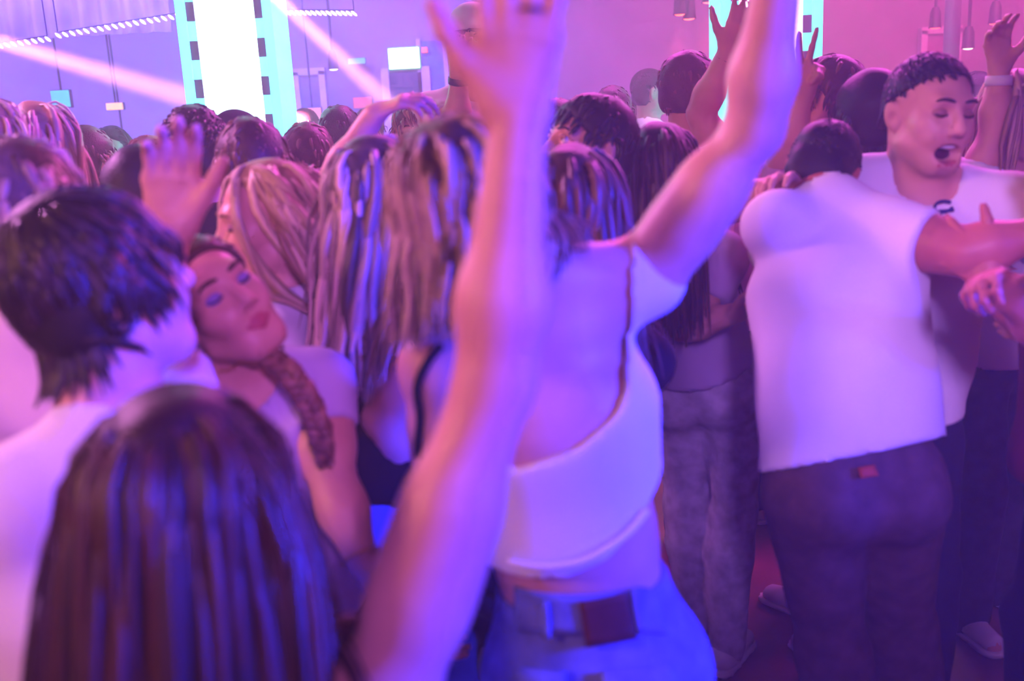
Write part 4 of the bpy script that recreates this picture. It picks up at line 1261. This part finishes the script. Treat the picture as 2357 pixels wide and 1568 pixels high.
person('fair-haired person in pink below the exit door', (955, 305, 4.0), yaw=170, H=1.70, top=dict(type='tee', mat=PINK), bottom=dict(mat=DARKJ), hair=short(H_ASH, .06, 200), vox=.014, eyes=dict(open=True), seed=30)
person('brown-haired person with face turned to camera right of the exit door', (1012, 298, 4.5), yaw=150, H=1.72, top=dict(type='tee', mat=WHITE), bottom=dict(mat=DARKJ), hair=long(H_BROWN, .3, 120), vox=.015, eyes=dict(open=True), seed=31)

# ---- person in the cap standing on a riser
RZ = .34
rz = at(1095, 100, 4.0)
rb = empty('stage_riser', (rz[0], 4.05, 0), 'low black riser that the person in the pale cap stands on', 'riser')
box('deck', (rz[0], 4.05, RZ - .02), (.5, .45, .02), M_dark, rb, (rz[0], 4.05, 0), bev=.005)
for gx in (-1, 1):
    for gy in (-1, 1): box('leg', (rz[0] + gx * .45, 4.05 + gy * .4, (RZ - .04) / 2), (.03, .03, (RZ - .04) / 2), M_dark, rb, (rz[0], 4.05, 0))
person('person in pale cap on a riser, arm up, partly hidden by the big raised hand', (1092, 92, 4.0), yaw=165, hyaw=150, hpitch=-8, sex='m', H=1.78, floor=RZ, top=dict(type='tee', mat=WHITE), bottom=dict(mat=DARKJ), hair=crop(H_DARK),
       arms=(None, dict(e=(1052, 290, 3.85), w=(1056, 180, 3.8), n=(0, -1, 0))), eyes=dict(open=True), vox=.012, fvox=.009, hvox=.008, seed=32,
       extra=lambda c: (cap(c, cloth('cap_pale', (214, 210, 226), 8), cloth('cap_navy', (24, 26, 60), 6)), wrist_band(c, 'R', 'watch', M_dark, .95, .034, .005, .012)))

# ---- middle and right background
person('man in white t-shirt in profile facing right, red light on his face', (1498, 210, 6.0), yaw=70, hyaw=82, sex='m', H=1.80, top=dict(type='tee', mat=WHITE2), bottom=dict(mat=DARKJ), hair=crop(H_DARK, len=.03), eyes=dict(open=True), vox=.013, hvox=.008, seed=33)
person('person in pale top with one arm up and a thin black bracelet', (1590, 206, 3.6), yaw=60, sex='m', H=1.78, top=dict(type='tee', mat=CREAM), bottom=dict(mat=DARKJ), hair=short(H_BROWN, .05, 200),
       arms=(None, dict(e=(1612, 262, 3.4), w=(1676, 118, 3.3), n=(0, 1, 0))), vox=.012, fvox=.009, seed=34, extra=lambda c: wrist_band(c, 'R', 'bracelet', M_dark, .9, .031, .003))
person('brown-haired person holding up two fingers right of the raised bare arm', (1905, 225, 3.2), yaw=-30, hyaw=-50, H=1.76, sex='m', top=dict(type='tee', mat=PINK), bottom=dict(mat=DARKJ), hair=short(H_BROWN, .08, 260, lift=.3),
       arms=(dict(e=(1812, 330, 3.05), w=(1846, 222, 3.0), n=(0, -1, 0), curls=[(4, 6, 4), (4, 6, 4), (80, 90, 50), (80, 90, 50)], spread=.3), None), vox=.012, fvox=.007, seed=35)
person('person in pale pink shirt and dark trousers with white shoes, behind the bending man', (1770, 305, 3.75), yaw=-10, sex='m', H=1.74, feet=((1735, 1230, 3.9), (1800, 1235, 3.85)), top=dict(type='tee', mat=PINK), bottom=dict(mat=NAVY), hair=short(H_DARK, .05, 200), vox=.012, seed=36)
person('person at far right raising an arm with a white wristband', (2345, 262, 3.0), yaw=160, H=1.76, hyaw=170, top=dict(type='tee', mat=WHITE), bottom=dict(mat=DARKJ), hair=long(H_BLOND, .3, 140),
       arms=(None, dict(e=(2290, 300, 2.95), w=(2300, 165, 2.95), n=(0, -1, 0), hd=(-.15, 0, 1))), eyes=dict(open=True), vox=.012, fvox=.008, seed=37, extra=lambda c: wrist_band(c, 'R', 'wristband', WHITE, .85, .032, .004, .014))
person('dark-haired person small in the red haze, left of the white-shirted man', (1412, 262, 4.7), yaw=10, sex='m', H=1.70, top=dict(type='tee', mat=GREY), bottom=dict(mat=DARKJ), hair=short(H_BLACK, .05, 150), vox=.016, seed=38)
person('dark-haired person behind the wrist of the big raised hand', (1282, 312, 3.6), yaw=-20, sex='m', H=1.72, top=dict(type='tee', mat=BLACK), bottom=dict(mat=DARKJ), hair=short(H_BLACK, .05, 180), vox=.015, seed=39)
# ---- last rows
far = [(40, 5.6, H_BLOND, 'fair-haired person in white', WHITE, 'at the far left wall'), (260, 5.2, H_DARK, 'dark-haired person in grey', GREY, 'under the tiny red indicator lamp'),
       (705, 6.1, H_BROWN, 'brown-haired person in cream', CREAM, 'just right of the glowing pillar'), (825, 5.4, H_ASH, 'ash-blonde person in black', BLACK, 'under the peach wall lamp'),
       (850, 5.9, H_BROWN, 'brown-haired person in pink', PINK, 'under the orange wall lamp'), (1060, 6.2, H_DARK, 'dark-haired person in lilac', LILAC, 'far behind the riser'),
       (1180, 5.4, H_BROWN, 'brown-haired person in navy', NAVY, 'far behind the big raised hand'), (1345, 6.0, H_BLOND, 'fair-haired person in grey', GREY, 'far back in the red haze'),
       (1450, 6.3, H_BROWN, 'brown-haired person in cream', CREAM, 'behind the profile man'), (1690, 7.0, H_DARK, 'dark-haired person in black', BLACK, 'below the pink-white pillar'),
       (2020, 5.6, H_BROWN, 'brown-haired person in pink', PINK, 'behind the round black hair'), (2070, 6.2, H_ASH, 'ash-blonde person in white', WHITE, 'behind the laughing man'),
       (2240, 5.2, H_DARK, 'dark-haired person in lilac', LILAC, 'by the steel post'), (2330, 5.9, H_BROWN, 'brown-haired person in navy', NAVY, 'in the far right corner')]
for i, (u, D, hm_, lab, tm, wh) in enumerate(far):
    hz_ = 1.58 + .1 * ((i * 7) % 5) / 5
    v = 243 - (u - CX) * math.tan(ROLL) + (CAMH - hz_) * FPX / D * .98
    person(lab + ', ' + wh, (u, v, D), yaw=(i * 67) % 50 - 25 + (180 if i % 4 == 1 else 0), sex='mf'[i % 2], H=hz_ + .12, top=dict(type='tee', mat=tm, sleeve=.6), bottom=dict(mat=DARKJ),
           hair=long(hm_, .32, 90, seg=10, sides=4) if i % 2 else short(hm_, .05, 110, sides=4), vox=.02, seed=50 + i, group='last rows of the crowd')
